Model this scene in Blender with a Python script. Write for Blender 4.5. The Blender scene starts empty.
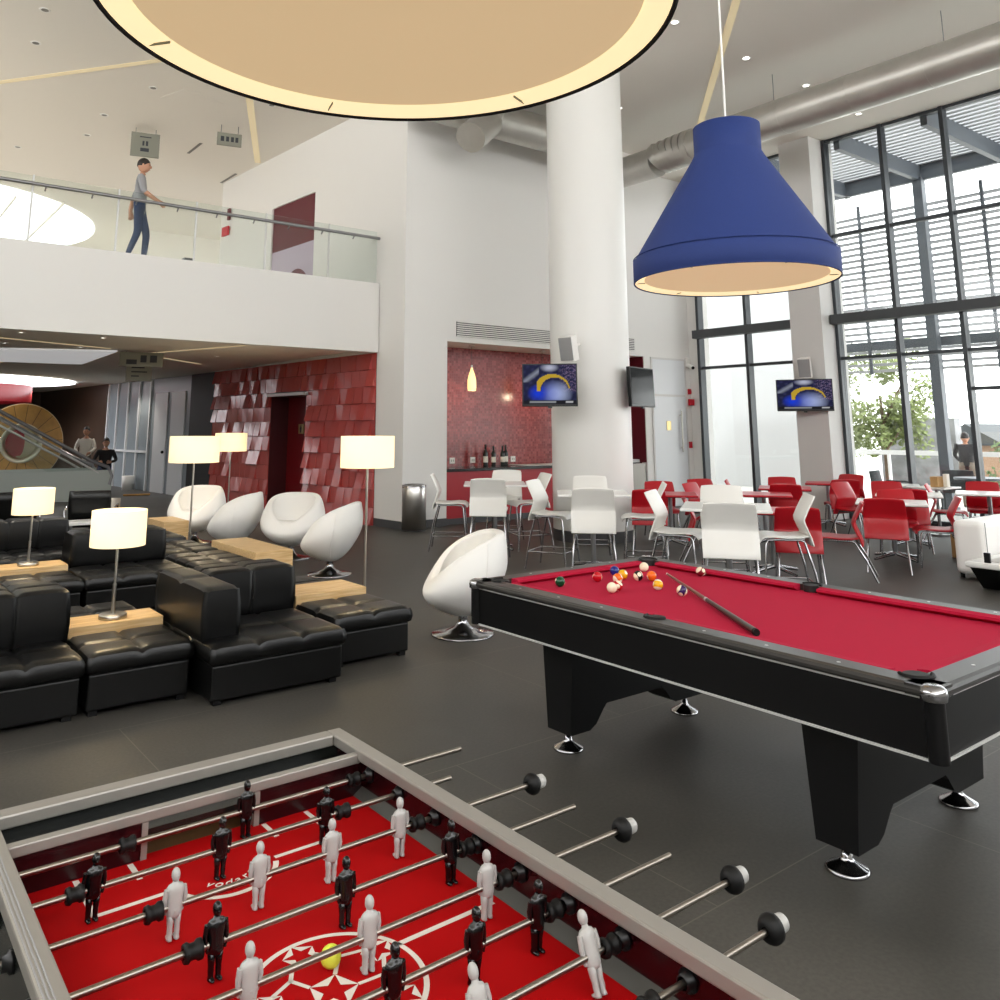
import bpy, math, random
from mathutils import Vector, Matrix
random.seed(7)
R = math.radians
sc = bpy.context.scene
COL = sc.collection
PI = math.pi

# ------------------------------------------------------------------ materials
def lin(c):
    return tuple((v / 12.92 if v <= .04045 else ((v + .055) / 1.055) ** 2.4) for v in c)
def rgb(r, g, b):
    return lin((r / 255, g / 255, b / 255)) + (1,)
MATS = {}
def mat(name, col, rough=.5, metal=0., spec=.5, emit=None, estr=0., coat=0., noise=None, bump=None):
    m = bpy.data.materials.new(name); m.use_nodes = True
    nt = m.node_tree; b = nt.nodes['Principled BSDF']
    b.inputs['Base Color'].default_value = col
    b.inputs['Roughness'].default_value = rough
    b.inputs['Metallic'].default_value = metal
    b.inputs['Specular IOR Level'].default_value = spec
    b.inputs['Coat Weight'].default_value = coat
    b.inputs['Coat Roughness'].default_value = .15
    if emit:
        b.inputs['Emission Color'].default_value = emit
        b.inputs['Emission Strength'].default_value = estr
    tc = None
    if noise or bump:
        tc = nt.nodes.new('ShaderNodeTexCoord')
    if noise:      # (scale, amount, detail)
        n = nt.nodes.new('ShaderNodeTexNoise'); n.inputs['Scale'].default_value = noise[0]
        n.inputs['Detail'].default_value = noise[2] if len(noise) > 2 else 4
        nt.links.new(tc.outputs['Object'], n.inputs['Vector'])
        mx = nt.nodes.new('ShaderNodeMix'); mx.data_type = 'RGBA'
        k = noise[1]
        mx.inputs['A'].default_value = tuple(max(0, v * (1 - k)) for v in col[:3]) + (1,)
        mx.inputs['B'].default_value = tuple(min(1, v * (1 + k)) for v in col[:3]) + (1,)
        nt.links.new(n.outputs['Fac'], mx.inputs['Factor'])
        nt.links.new(mx.outputs['Result'], b.inputs['Base Color'])
    if bump:       # (scale, strength)
        n2 = nt.nodes.new('ShaderNodeTexNoise'); n2.inputs['Scale'].default_value = bump[0]
        n2.inputs['Detail'].default_value = 5
        nt.links.new(tc.outputs['Object'], n2.inputs['Vector'])
        bp = nt.nodes.new('ShaderNodeBump'); bp.inputs['Strength'].default_value = bump[1]; bp.inputs['Distance'].default_value = .01
        nt.links.new(n2.outputs['Fac'], bp.inputs['Height'])
        nt.links.new(bp.outputs['Normal'], b.inputs['Normal'])
    MATS[name] = m
    return m

def glass(name, tint=(1, 1, 1, 1), refl=.07):
    m = bpy.data.materials.new(name); m.use_nodes = True
    nt = m.node_tree; nt.nodes.remove(nt.nodes['Principled BSDF'])
    out = nt.nodes['Material Output']
    t = nt.nodes.new('ShaderNodeBsdfTransparent'); t.inputs[0].default_value = tint
    g = nt.nodes.new('ShaderNodeBsdfGlossy'); g.inputs['Roughness'].default_value = .02
    fr = nt.nodes.new('ShaderNodeLayerWeight'); fr.inputs['Blend'].default_value = .12
    mul = nt.nodes.new('ShaderNodeMath'); mul.operation = 'MULTIPLY_ADD'; mul.inputs[1].default_value = .5; mul.inputs[2].default_value = refl * .4
    nt.links.new(fr.outputs['Fresnel'], mul.inputs[0])
    mx = nt.nodes.new('ShaderNodeMixShader')
    nt.links.new(mul.outputs[0], mx.inputs[0]); nt.links.new(t.outputs[0], mx.inputs[1]); nt.links.new(g.outputs[0], mx.inputs[2])
    nt.links.new(mx.outputs[0], out.inputs[0])
    return m

M_white = mat('white_paint', rgb(232, 230, 226), .65, bump=(60, .03))
M_ceil = mat('ceiling_paint', rgb(236, 231, 222), .8)
M_col = mat('column_paint', rgb(232, 231, 227), .32)
M_grey_pillar = mat('pillar_paint', rgb(214, 212, 209), .6)
M_base = mat('dark_skirting', rgb(70, 70, 72), .5)
M_leather = mat('black_leather', rgb(7, 7, 7), .33, spec=.42, bump=(180, .1))
M_wood = mat('light_oak', rgb(222, 184, 128), .45)
M_chrome = mat('chrome', rgb(170, 170, 173), .14, 1.)
M_offscreen = mat('switched_off_screen', rgb(8, 9, 10), .12, spec=.12)
M_can = mat('polished_can_steel', rgb(206, 204, 200), .28, 1.)
M_rod = mat('rod_steel', rgb(150, 143, 134), .32, 1.)
M_steel = mat('brushed_steel', rgb(150, 150, 152), .32, 1.)
M_nickel = mat('satin_nickel', rgb(190, 186, 178), .3, 1.)
M_galv = mat('galvanised_steel', rgb(192, 189, 183), .4, .75, noise=(3, .15), bump=(30, .15))
M_alu = mat('anodised_aluminium', rgb(158, 154, 147), .42, .5)
M_blackpl = mat('black_plastic', rgb(13, 13, 14), .32, spec=.35)
M_rubber = mat('black_rubber', rgb(7, 7, 7), .55, spec=.3)
M_whitepl = mat('white_plastic', rgb(238, 236, 231), .3)
M_greypl = mat('grey_plastic', rgb(150, 150, 150), .5)
M_redpl = mat('red_plastic', rgb(178, 18, 32), .34)
M_redtop = mat('red_laminate', rgb(186, 30, 44), .3)
M_whitetop = mat('white_laminate', rgb(240, 239, 236), .25)
M_whleather = mat('white_leather', rgb(246, 244, 240), .42, bump=(90, .04))
M_cloth = mat('red_cloth', rgb(172, 24, 56), .9, spec=.15, noise=(400, .12))
M_laminate_black = mat('black_laminate', rgb(9, 9, 10), .4, spec=.3)
M_rail = mat('charcoal_rail', rgb(50, 48, 46), .34)
M_trim = mat('silver_trim', rgb(206, 206, 204), .35, .15)
M_field = mat('red_playfield', rgb(160, 1, 4), .8, spec=.12)
M_marking = mat('white_marking', rgb(214, 206, 196), .5)
M_plexi = mat('dark_red_panel', rgb(34, 5, 9), .25)
M_blackpanel = mat('black_panel', rgb(24, 26, 24), .25)
M_greystrip = mat('grey_strip', rgb(70, 70, 66), .5)
M_goal = mat('brown_goal', rgb(92, 62, 34), .5)
M_menwhite = mat('white_figure', rgb(170, 169, 166), .3)
M_menblack = mat('black_figure', rgb(8, 8, 9), .22)
M_blue = mat('blue_fabric', rgb(25, 48, 110), .75, noise=(260, .22, 2))
M_blackshade = mat('black_fabric', rgb(20, 20, 26), .8)
M_diff = mat('lamp_diffuser', rgb(220, 198, 168), .6, emit=rgb(255, 222, 172), estr=.30)
M_glow = mat('lamp_glow_ring', rgb(255, 236, 190), .6, emit=rgb(255, 234, 185), estr=.55)
M_shade = mat('lit_lamp_shade', rgb(255, 240, 205), .7, emit=rgb(255, 226, 165), estr=.46)
M_pendant = mat('lit_opal_glass', rgb(255, 236, 190), .3, emit=rgb(255, 226, 150), estr=.6)
M_led = mat('led_strip', rgb(196, 180, 146), .6, emit=rgb(255, 236, 190), estr=.2)
M_spot = mat('downlight_lens', rgb(255, 250, 240), .4, emit=rgb(255, 250, 238), estr=4.)
M_spotoff = mat('unlit_downlight', rgb(120, 118, 112), .4)
M_sky = mat('skylight_diffuser', rgb(250, 250, 250), .5, emit=rgb(250, 251, 255), estr=.8)
M_sky3 = mat('oval_daylight', rgb(250, 250, 250), .5, emit=rgb(250, 251, 255), estr=2.2)
M_sky2 = mat('luminous_ceiling_panel', rgb(240, 240, 240), .5, emit=rgb(245, 246, 248), estr=.2)
M_mull = mat('dark_mullion', rgb(62, 66, 70), .4, .3)
M_bar = mat('charcoal_window_bar', rgb(62, 65, 68), .5)
M_maroon = mat('maroon_paint', rgb(92, 8, 28), .5)
M_darkred = mat('dark_red_gloss', rgb(112, 4, 14), .4)
M_cheek = mat('dark_maroon', rgb(62, 8, 14), .5)
M_door = mat('white_door', rgb(224, 226, 228), .4)
M_redpanel = mat('red_bar_front', rgb(168, 24, 38), .4)
M_counter = mat('black_counter', rgb(20, 18, 18), .15)
M_black = mat('matt_black', rgb(18, 18, 18), .6)
M_signgrey = mat('grey_sign', rgb(128, 128, 116), .5)
M_signdark = mat('dark_ink', rgb(40, 44, 52), .5)
M_brass = mat('brass_plate', rgb(190, 170, 120), .35, .8)
M_brown = mat('dark_brown_panel', rgb(62, 46, 34), .5, noise=(1.2, .35))
M_pgrey = mat('blue_grey_panel', rgb(136, 146, 152), .35)
M_green = mat('greenish_glass_panel', rgb(186, 196, 190), .25)
M_wheelwood = mat('varnished_wood', rgb(196, 148, 76), .4, noise=(4, .4))
M_cream = mat('cream_paint', rgb(232, 222, 196), .5)
M_red = mat('signal_red', rgb(200, 20, 40), .5)
M_skin = mat('skin', rgb(196, 146, 118), .55)
M_hair = mat('dark_hair', rgb(34, 26, 22), .6)
M_greyshirt = mat('grey_shirt', rgb(150, 150, 152), .8)
M_jeans = mat('blue_jeans', rgb(52, 66, 98), .85)
M_whiteshirt = mat('white_shirt', rgb(226, 220, 208), .8)
M_darkshirt = mat('dark_shirt', rgb(26, 24, 26), .8)
M_khaki = mat('khaki_trousers', rgb(120, 108, 96), .85)
M_conc = mat('pale_concrete', rgb(190, 188, 182), .8, noise=(.8, .1))
M_extwall = mat('pale_render', rgb(196, 197, 198), .8)
M_extsteel = mat('grey_painted_steel', rgb(84, 90, 97), .5)
M_louver = mat('grey_white_louver', rgb(170, 171, 174), .6)
M_whiterail = mat('white_rail_paint', rgb(236, 236, 236), .5)
M_stone = mat('grey_stone', rgb(136, 136, 138), .8, noise=(2.5, .9, 7))
M_leaf = mat('leaf_green', rgb(128, 140, 84), .6, noise=(5, .35))
M_leaf2 = mat('leaf_olive', rgb(84, 104, 56), .6, noise=(5, .35))
M_bark = mat('bark', rgb(110, 92, 76), .8)
M_tan = mat('tan_render', rgb(150, 122, 100), .8)
M_patio = mat('dark_wicker', rgb(58, 62, 64), .7)
M_bottle = mat('dark_bottle_glass', rgb(22, 30, 20), .1)
M_paper = mat('paper_label', rgb(236, 232, 220), .6)
M_cue = mat('cue_maple', rgb(112, 66, 48), .3)
M_cuedark = mat('cue_dark_butt', rgb(44, 26, 22), .3)
M_box = mat('tan_box', rgb(178, 140, 90), .7)
G_win = glass('window_glass', (.97, .985, .98, 1))
G_rail = glass('rail_glass', (.93, .96, .95, 1), .06)

# floor: rubber tiles with fine seams and worn patches
def floor_mat():
    m = bpy.data.materials.new('dark_floor_tiles'); m.use_nodes = True
    nt = m.node_tree; b = nt.nodes['Principled BSDF']; N = nt.nodes; L = nt.links
    tc = N.new('ShaderNodeTexCoord')
    n1 = N.new('ShaderNodeTexNoise'); n1.inputs['Scale'].default_value = .9; n1.inputs['Detail'].default_value = 6
    n2 = N.new('ShaderNodeTexNoise'); n2.inputs['Scale'].default_value = 60; n2.inputs['Detail'].default_value = 3
    L.new(tc.outputs['Object'], n1.inputs['Vector']); L.new(tc.outputs['Object'], n2.inputs['Vector'])
    cr = N.new('ShaderNodeValToRGB')
    cr.color_ramp.elements[0].position = .35; cr.color_ramp.elements[0].color = rgb(62, 60, 56)
    cr.color_ramp.elements[1].position = .68; cr.color_ramp.elements[1].color = rgb(82, 79, 74)
    L.new(n1.outputs['Fac'], cr.inputs[0])
    mx = N.new('ShaderNodeMix'); mx.data_type = 'RGBA'; mx.blend_type = 'OVERLAY'; mx.inputs['Factor'].default_value = .35
    L.new(cr.outputs[0], mx.inputs['A']); L.new(n2.outputs['Fac'], mx.inputs['B'])
    br = N.new('ShaderNodeTexBrick'); br.offset = .5; br.inputs['Scale'].default_value = 1
    br.inputs['Brick Width'].default_value = 2.4; br.inputs['Row Height'].default_value = 1.55; br.inputs['Mortar Size'].default_value = .003
    br.inputs['Color1'].default_value = (0, 0, 0, 1); br.inputs['Color2'].default_value = (0, 0, 0, 1); br.inputs['Mortar'].default_value = (1, 1, 1, 1)
    mp = N.new('ShaderNodeMapping'); mp.inputs['Location'].default_value = (.95, 1.05, 0)
    L.new(tc.outputs['Object'], mp.inputs['Vector']); L.new(mp.outputs[0], br.inputs['Vector'])
    m2 = N.new('ShaderNodeMix'); m2.data_type = 'RGBA'; m2.inputs['B'].default_value = rgb(112, 108, 98)
    ml = N.new('ShaderNodeMath'); ml.operation = 'MULTIPLY'; ml.inputs[1].default_value = .55
    L.new(br.outputs['Color'], ml.inputs[0]); L.new(ml.outputs[0], m2.inputs['Factor']); L.new(mx.outputs['Result'], m2.inputs['A'])
    L.new(m2.outputs['Result'], b.inputs['Base Color'])
    mr = N.new('ShaderNodeMapRange'); mr.inputs['To Min'].default_value = .38; mr.inputs['To Max'].default_value = .62
    L.new(n1.outputs['Fac'], mr.inputs['Value']); L.new(mr.outputs[0], b.inputs['Roughness'])
    b.inputs['Specular IOR Level'].default_value = .35
    return m
M_floor = floor_mat()

# red mosaic of the bar niche
def mosaic_mat():
    m = bpy.data.materials.new('red_mosaic'); m.use_nodes = True
    nt = m.node_tree; b = nt.nodes['Principled BSDF']; N = nt.nodes; L = nt.links
    tc = N.new('ShaderNodeTexCoord')
    mp = N.new('ShaderNodeMapping'); mp.inputs['Rotation'].default_value = (R(90), 0, 0)
    L.new(tc.outputs['Object'], mp.inputs['Vector'])
    br = N.new('ShaderNodeTexBrick'); br.inputs['Scale'].default_value = 1; br.offset = 0
    br.inputs['Brick Width'].default_value = .05; br.inputs['Row Height'].default_value = .05; br.inputs['Mortar Size'].default_value = .004
    br.inputs['Color1'].default_value = rgb(122, 26, 29); br.inputs['Color2'].default_value = rgb(182, 84, 82); br.inputs['Mortar'].default_value = rgb(136, 66, 62)
    br.inputs['Bias'].default_value = -.25
    L.new(mp.outputs[0], br.inputs['Vector']); L.new(br.outputs['Color'], b.inputs['Base Color'])
    n = N.new('ShaderNodeTexNoise'); n.inputs['Scale'].default_value = 30
    L.new(tc.outputs['Object'], n.inputs['Vector'])
    bp = N.new('ShaderNodeBump'); bp.inputs['Strength'].default_value = .25; bp.inputs['Distance'].default_value = .01
    L.new(n.outputs['Fac'], bp.inputs['Height']); L.new(bp.outputs[0], b.inputs['Normal'])
    b.inputs['Roughness'].default_value = .2
    return m
M_mosaic = mosaic_mat()
M_tile = mat('red_glazed_tile', rgb(182, 74, 70), .24, spec=.8, coat=.25, noise=(2, .12))

def vcol_mat(name, strength=1.):
    m = bpy.data.materials.new(name); m.use_nodes = True
    nt = m.node_tree; b = nt.nodes['Principled BSDF']
    a = nt.nodes.new('ShaderNodeVertexColor'); a.layer_name = 'Col'
    b.inputs['Base Color'].default_value = (.003, .003, .004, 1); b.inputs['Roughness'].default_value = .25; b.inputs['Specular IOR Level'].default_value = .04
    nt.links.new(a.outputs[0], b.inputs['Emission Color']); b.inputs['Emission Strength'].default_value = strength
    return m
M_screen = vcol_mat('screen_picture', .36)

def wood_mat():
    m = MATS['light_oak']; nt = m.node_tree; b = nt.nodes['Principled BSDF']
    tc = nt.nodes.new('ShaderNodeTexCoord'); mp = nt.nodes.new('ShaderNodeMapping'); mp.inputs['Scale'].default_value = (3, 40, 40)
    n = nt.nodes.new('ShaderNodeTexNoise'); n.inputs['Scale'].default_value = 1.5; n.inputs['Detail'].default_value = 4
    cr = nt.nodes.new('ShaderNodeValToRGB')
    cr.color_ramp.elements[0].color = rgb(206, 166, 110); cr.color_ramp.elements[1].color = rgb(232, 200, 150)
    cr.color_ramp.elements[0].position = .35; cr.color_ramp.elements[1].position = .65
    nt.links.new(tc.outputs['Object'], mp.inputs[0]); nt.links.new(mp.outputs[0], n.inputs['Vector'])
    nt.links.new(n.outputs['Fac'], cr.inputs[0]); nt.links.new(cr.outputs[0], b.inputs['Base Color'])
wood_mat()

# ------------------------------------------------------------------ mesh helpers
class MB:
    def __init__(s):
        s.v = []; s.f = []; s.sm = []
    def add(s, vs, fs, smooth=False):
        b = len(s.v); s.v += [tuple(p) for p in vs]
        s.f += [tuple(i + b for i in f) for f in fs]; s.sm += [smooth] * len(fs)
        return s
    def box(s, x0, x1, y0, y1, z0, z1, M=None):
        vs = [Vector(p) for p in ((x0, y0, z0), (x1, y0, z0), (x1, y1, z0), (x0, y1, z0), (x0, y0, z1), (x1, y0, z1), (x1, y1, z1), (x0, y1, z1))]
        if M: vs = [M @ p for p in vs]
        return s.add(vs, [(0, 3, 2, 1), (4, 5, 6, 7), (0, 1, 5, 4), (1, 2, 6, 5), (2, 3, 7, 6), (3, 0, 4, 7)])
    def quad(s, a, b, c, d):
        return s.add([a, b, c, d], [(0, 1, 2, 3)])
    def cyl(s, p0, p1, r0, r1=None, n=16, caps=True):
        p0, p1 = Vector(p0), Vector(p1); r1 = r0 if r1 is None else r1
        d = (p1 - p0).normalized(); u = d.orthogonal().normalized(); w = d.cross(u)
        vs = []
        for p, r in ((p0, r0), (p1, r1)):
            for i in range(n):
                a = 2 * PI * i / n; vs.append(p + u * (r * math.cos(a)) + w * (r * math.sin(a)))
        s.add(vs, [(i, (i + 1) % n, n + (i + 1) % n, n + i) for i in range(n)], True)
        if caps:
            s.add(vs[:n], [tuple(range(n - 1, -1, -1))]); s.add(vs[n:], [tuple(range(n))])
        return s
    def tube(s, pts, r, n=8, caps=True):
        pts = [Vector(p) for p in pts]; rings = []; prev = None
        for i, p in enumerate(pts):
            d = (pts[min(i + 1, len(pts) - 1)] - pts[max(i - 1, 0)]).normalized()
            u = d.orthogonal().normalized() if prev is None else (prev - d * prev.dot(d)).normalized()
            prev = u; w = d.cross(u)
            rr = r[i] if isinstance(r, (list, tuple)) else r
            rings.append([p + u * (rr * math.cos(2 * PI * k / n)) + w * (rr * math.sin(2 * PI * k / n)) for k in range(n)])
        vs = [q for rg in rings for q in rg]; fs = []
        for i in range(len(pts) - 1):
            for k in range(n): fs.append((i * n + k, i * n + (k + 1) % n, (i + 1) * n + (k + 1) % n, (i + 1) * n + k))
        s.add(vs, fs, True)
        if caps:
            s.add(rings[0], [tuple(range(n - 1, -1, -1))]); s.add(rings[-1], [tuple(range(n))])
        return s
    def lathe(s, prof, n=32, c=(0, 0, 0), smooth=True, M=None):
        vs = []; fs = []; m = len(prof)
        for i in range(n):
            a = 2 * PI * i / n
            for r, z in prof:
                p = Vector((c[0] + r * math.cos(a), c[1] + r * math.sin(a), c[2] + z)); vs.append(M @ p if M else p)
        for i in range(n):
            j = (i + 1) % n
            for k in range(m - 1): fs.append((i * m + k, j * m + k, j * m + k + 1, i * m + k + 1))
        return s.add(vs, fs, smooth)
    def ball(s, c, r, n=12, m=8, sc3=(1, 1, 1)):
        vs = [(c[0], c[1], c[2] - r * sc3[2])]; fs = []
        for j in range(1, m):
            t = PI * j / m - PI / 2
            for i in range(n):
                a = 2 * PI * i / n
                vs.append((c[0] + r * sc3[0] * math.cos(t) * math.cos(a), c[1] + r * sc3[1] * math.cos(t) * math.sin(a), c[2] + r * sc3[2] * math.sin(t)))
        vs.append((c[0], c[1], c[2] + r * sc3[2])); last = len(vs) - 1
        for i in range(n): fs.append((0, 1 + (i + 1) % n, 1 + i))
        for j in range(m - 2):
            for i in range(n): fs.append((1 + j * n + i, 1 + j * n + (i + 1) % n, 1 + (j + 1) * n + (i + 1) % n, 1 + (j + 1) * n + i))
        o = 1 + (m - 2) * n
        for i in range(n): fs.append((o + i, o + (i + 1) % n, last))
        return s.add(vs, fs, True)
    def prism(s, poly, axis, a, b, smooth=False):
        # poly: 2-D outline; axis 'x','y','z' extrusion from a to b
        def P(q, t): return {'x': (t, q[0], q[1]), 'y': (q[0], t, q[1]), 'z': (q[0], q[1], t)}[axis]
        n = len(poly); vs = [P(q, a) for q in poly] + [P(q, b) for q in poly]
        s.add(vs, [tuple(range(n)), tuple(range(2 * n - 1, n - 1, -1))])
        s.add(vs, [(i, n + i, n + (i + 1) % n, (i + 1) % n) for i in range(n)], smooth)
        return s
    def rings(s, rings, closed_ends=True, smooth=True):
        n = len(rings[0]); vs = [p for r in rings for p in r]; fs = []
        for i in range(len(rings) - 1):
            for k in range(n): fs.append((i * n + k, i * n + (k + 1) % n, (i + 1) * n + (k + 1) % n, (i + 1) * n + k))
        if closed_ends: fs += [tuple(range(n - 1, -1, -1)), tuple((len(rings) - 1) * n + k for k in range(n))]
        return s.add(vs, fs, smooth)
    def build(s, name, m, parent=None, bevel=0., seg=2, sub=0, smooth=None, loc=None):
        me = bpy.data.meshes.new(name); me.from_pydata(s.v, [], s.f); me.validate(clean_customdata=False)
        me.polygons.foreach_set('use_smooth', [bool(smooth) if smooth is not None else x for x in s.sm][:len(me.polygons)] if len(me.polygons) == len(s.sm) else [bool(smooth)] * len(me.polygons))
        import bmesh
        bm = bmesh.new(); bm.from_mesh(me); bmesh.ops.recalc_face_normals(bm, faces=bm.faces); bm.to_mesh(me); bm.free()
        me.materials.append(m)
        o = bpy.data.objects.new(name, me); COL.objects.link(o)
        if parent: o.parent = parent
        if loc: o.location = loc
        if bevel:
            md = o.modifiers.new('bevel', 'BEVEL'); md.width = bevel; md.segments = seg; md.limit_method = 'ANGLE'; md.angle_limit = R(40)
            md.harden_normals = False
        if sub:
            md = o.modifiers.new('sub', 'SUBSURF'); md.levels = sub; md.render_levels = sub
        return o

def empty(name, loc=(0, 0, 0), rz=0):
    o = bpy.data.objects.new(name, None); COL.objects.link(o); o.location = loc; o.rotation_euler = (0, 0, rz)
    o.empty_display_size = .1
    return o
def tag(o, label=None, cat=None, group=None, kind=None):
    if label: o['label'] = label
    if cat: o['category'] = cat
    if group: o['group'] = group
    if kind: o['kind'] = kind
    return o
def struct(o, label=None, cat=None):
    o['kind'] = 'structure'
    if label: o['label'] = label
    if cat: o['category'] = cat
    return o
KIDS = {}
def kids(o): return list(o.children)
def copy_tree(o, loc=None, rz=None, label=None, group=None, parent=None):
    c = o.copy(); COL.objects.link(c); c.parent = parent
    if loc is not None: c.location = loc
    if rz is not None: c.rotation_euler = (0, 0, rz)
    if label: c['label'] = label
    if group: c['group'] = group
    for ch in kids(o): copy_tree(ch, parent=c)
    return c

# ------------------------------------------------------------------ camera
cam = bpy.data.cameras.new('camera'); co = bpy.data.objects.new('camera', cam); COL.objects.link(co)
co.location = (0, 0, 1.65); co.rotation_euler = (R(90 + 10.13), 0, R(-37.28))
cam.sensor_width = 36; cam.lens = 36 * .825; cam.shift_x = .029; cam.shift_y = -.2185
cam.clip_start = .05; cam.clip_end = 300
sc.camera = co

# ------------------------------------------------------------------ room shell
ZC = 7.75; ZS = 7.4; XW = 15.4; YM = 12.0
struct(MB().box(-6, 16, -6, 38, -.15, 0).build('floor', M_floor), 'dark grey rubber tile floor of the lounge')
mb = MB(); mb.box(-6, 13.95, -6, 38, ZC, ZC + .2); mb.box(13.95, 15.5, -6, 38, ZS, ZC + .2)
struct(mb.build('ceiling', M_ceil), 'high white ceiling with a lower soffit along the window wall')
# main wall with the bar niche (x 8.6 .. 13.9)
mb = MB()
mb.box(7.69, 8.6, YM, YM + .35, 0, ZC); mb.box(8.6, 13.85, YM, YM + .35, 3.2, ZC); mb.box(13.85, 15.7, YM, YM + .35, 0, ZC)
mb.box(8.45, 8.6, YM + .35, 13.1, 0, 3.4); mb.box(13.85, 14.0, YM + .35, 13.1, 0, 3.4)
mb.box(8.45, 14, YM + .35, 13.1, 3.2, 3.4)
struct(mb.build('wall_bar', M_white), 'tall white wall with the recessed bar niche')
struct(MB().box(8.45, 14, 12.9, 13.1, 0, 3.2).build('wall_niche', M_mosaic), 'red mosaic back wall of the bar niche')
struct(MB().box(13.83, 13.85, YM + .02, 12.9, .95, 3.2).build('trim_niche', M_maroon), 'dark red end panel of the bar niche')
# the angled side wall (tile wall below, white wall above), from (7.6,12) to (7.1,20.8)
A0 = Vector((7.69, 12.0, 0)); A1 = Vector((7.1, 20.8, 0)); AD = (A1 - A0).normalized(); AN = Vector((-AD.y, AD.x, 0))  # towards -x
def side(s, off, z):      # s metres along the wall, off metres proud of it
    return A0 + AD * s + AN * off + Vector((0, 0, z))
def side_slab(mb, s0, s1, o0, o1, z0, z1):
    vs = [side(s0, o0, z0), side(s1, o0, z0), side(s1, o1, z0), side(s0, o1, z0), side(s0, o0, z1), side(s1, o0, z1), side(s1, o1, z1), side(s0, o1, z1)]
    mb.add(vs, [(0, 3, 2, 1), (4, 5, 6, 7), (0, 1, 5, 4), (1, 2, 6, 5), (2, 3, 7, 6), (3, 0, 4, 7)])
mb = MB(); mb.box(7.67, 8.6, YM - .015, YM, 0, .13); mb.box(13.85, 13.95, YM - .015, YM, 0, .13); mb.box(15.3, 15.4, YM - .015, YM, 0, .13)
side_slab(mb, 0, .8, .0, .015, 0, .13)
struct(mb.build('baseboard_bar', M_base), 'dark grey skirting under the white bar wall')

DZ = 4.25
mb = MB(); side_slab(mb, .0, .82, -.3, 0, 0, 3.0)
side_slab(mb, 0, 3.18, -.3, 0, 3.0, ZC); side_slab(mb, 3.18, 5.05, -.3, 0, 6.52, ZC); side_slab(mb, 3.18, 5.05, -.3, 0, 3.0, DZ); side_slab(mb, 5.05, 7.75, -.3, 0, 3.0, ZC)
struct(mb.build('wall_upper', M_white), 'white side wall of the upper floor with a dark red doorway')
# dark red door panel set almost flush in the upper doorway
mb = MB(); side_slab(mb, 3.1, 5.12, -.3, -.04, DZ, 6.58)
D5 = struct(mb.build('door_5', M_maroon), 'dark red door of the upper floor with a painted lilac reflection at its foot')
mb = MB(); side_slab(mb, 3.2, 5.03, -.04, -.025, DZ, 5.5)  # lilac patch painted on the door as a reflection in the rail glass
o = mb.build('rail_reflection', mat('lilac_reflection', rgb(176, 160, 178), .3), D5); o['label'] = 'painted lilac reflection'
mb = MB(); n = 14; c0_ = side(3.95, -.022, DZ + .05)  # maroon swirl drawn as part of the same painted reflection
ov = [(.62 * math.cos(R(a)), .72 * math.sin(R(a))) for a in range(0, 181, 12)] + [(.22 * math.cos(R(a)) - .05, .42 * math.sin(R(a))) for a in range(180, -1, -12)]
h = len(ov) // 2
P_ = [side(3.9 - u, -.022, DZ + .02 + v) for u, v in ov]
for i in range(h - 1): mb.add([P_[i], P_[i + 1], P_[len(ov) - 2 - i], P_[len(ov) - 1 - i]], [(0, 1, 2, 3)])
mb.build('reflected_swirl', M_maroon, o)

# tile wall base
mb = MB()
side_slab(mb, .82, 3.25, -.3, 0, 0, 3.0); side_slab(mb, 3.25, 4.72, -.3, 0, 2.32, 3.0); side_slab(mb, 4.72, 7.6, -.3, 0, 0, 3.0)
side_slab(mb, 3.1, 4.9, -.5, -.42, 0, 2.45); side_slab(mb, 3.1, 3.25, -.43, -.29, 0, 2.45); side_slab(mb, 4.72, 4.9, -.43, -.29, 0, 2.45); side_slab(mb, 3.1, 4.9, -.43, -.29, 2.32, 2.45)
struct(mb.build('wall_tiled', M_cheek), 'red tiled wall under the balcony with a restroom doorway')
rnd = random.Random(3)
mb = MB(); tw, th = .26, .3
for j in range(10):
    s = .83 - (.13 if j % 2 else 0); k = 0
    while s < 7.6:
        s0 = max(s, .83); s1 = min(s + tw, 7.6); s += tw; k += 1
        if s1 - s0 < .05: continue
        z0 = j * th; z1 = z0 + th
        if s1 > 3.25 and s0 < 4.72 and z0 < 2.3:
            if s0 < 3.25 - .06: s1 = 3.25
            elif s1 > 4.72 + .06: s0 = 4.72
            else: continue
        kind = rnd.random(); a = .012; bo = .012 + rnd.choice((.0, .01, .04, .06, .08)); tl = rnd.uniform(-.006, .006)
        top = a; g = .004
        o00 = bo + tl; o10 = bo - tl
        vs = [side(s0 + g, 0, z0), side(s1 - g, 0, z0), side(s1 - g, 0, z1), side(s0 + g, 0, z1),
              side(s0 + g, max(.006, o00), z0 + .004), side(s1 - g, max(.006, o10), z0 + .004), side(s1 - g, top, z1 - .002), side(s0 + g, top, z1 - .002)]
        mb.add(vs, [(0, 1, 2, 3), (4, 7, 6, 5), (0, 4, 5, 1), (1, 5, 6, 2), (2, 6, 7, 3), (3, 7, 4, 0)])
o = mb.build('wall_tiles', M_tile); struct(o, 'overlapping tilted red glazed tiles covering the wall under the balcony')
mb = MB(); side_slab(mb, 3.18, 4.75, -.02, .1, 2.32, 2.38)
struct(mb.build('trim_lintel', M_trim), 'pale lintel over the restroom doorway')
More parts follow.
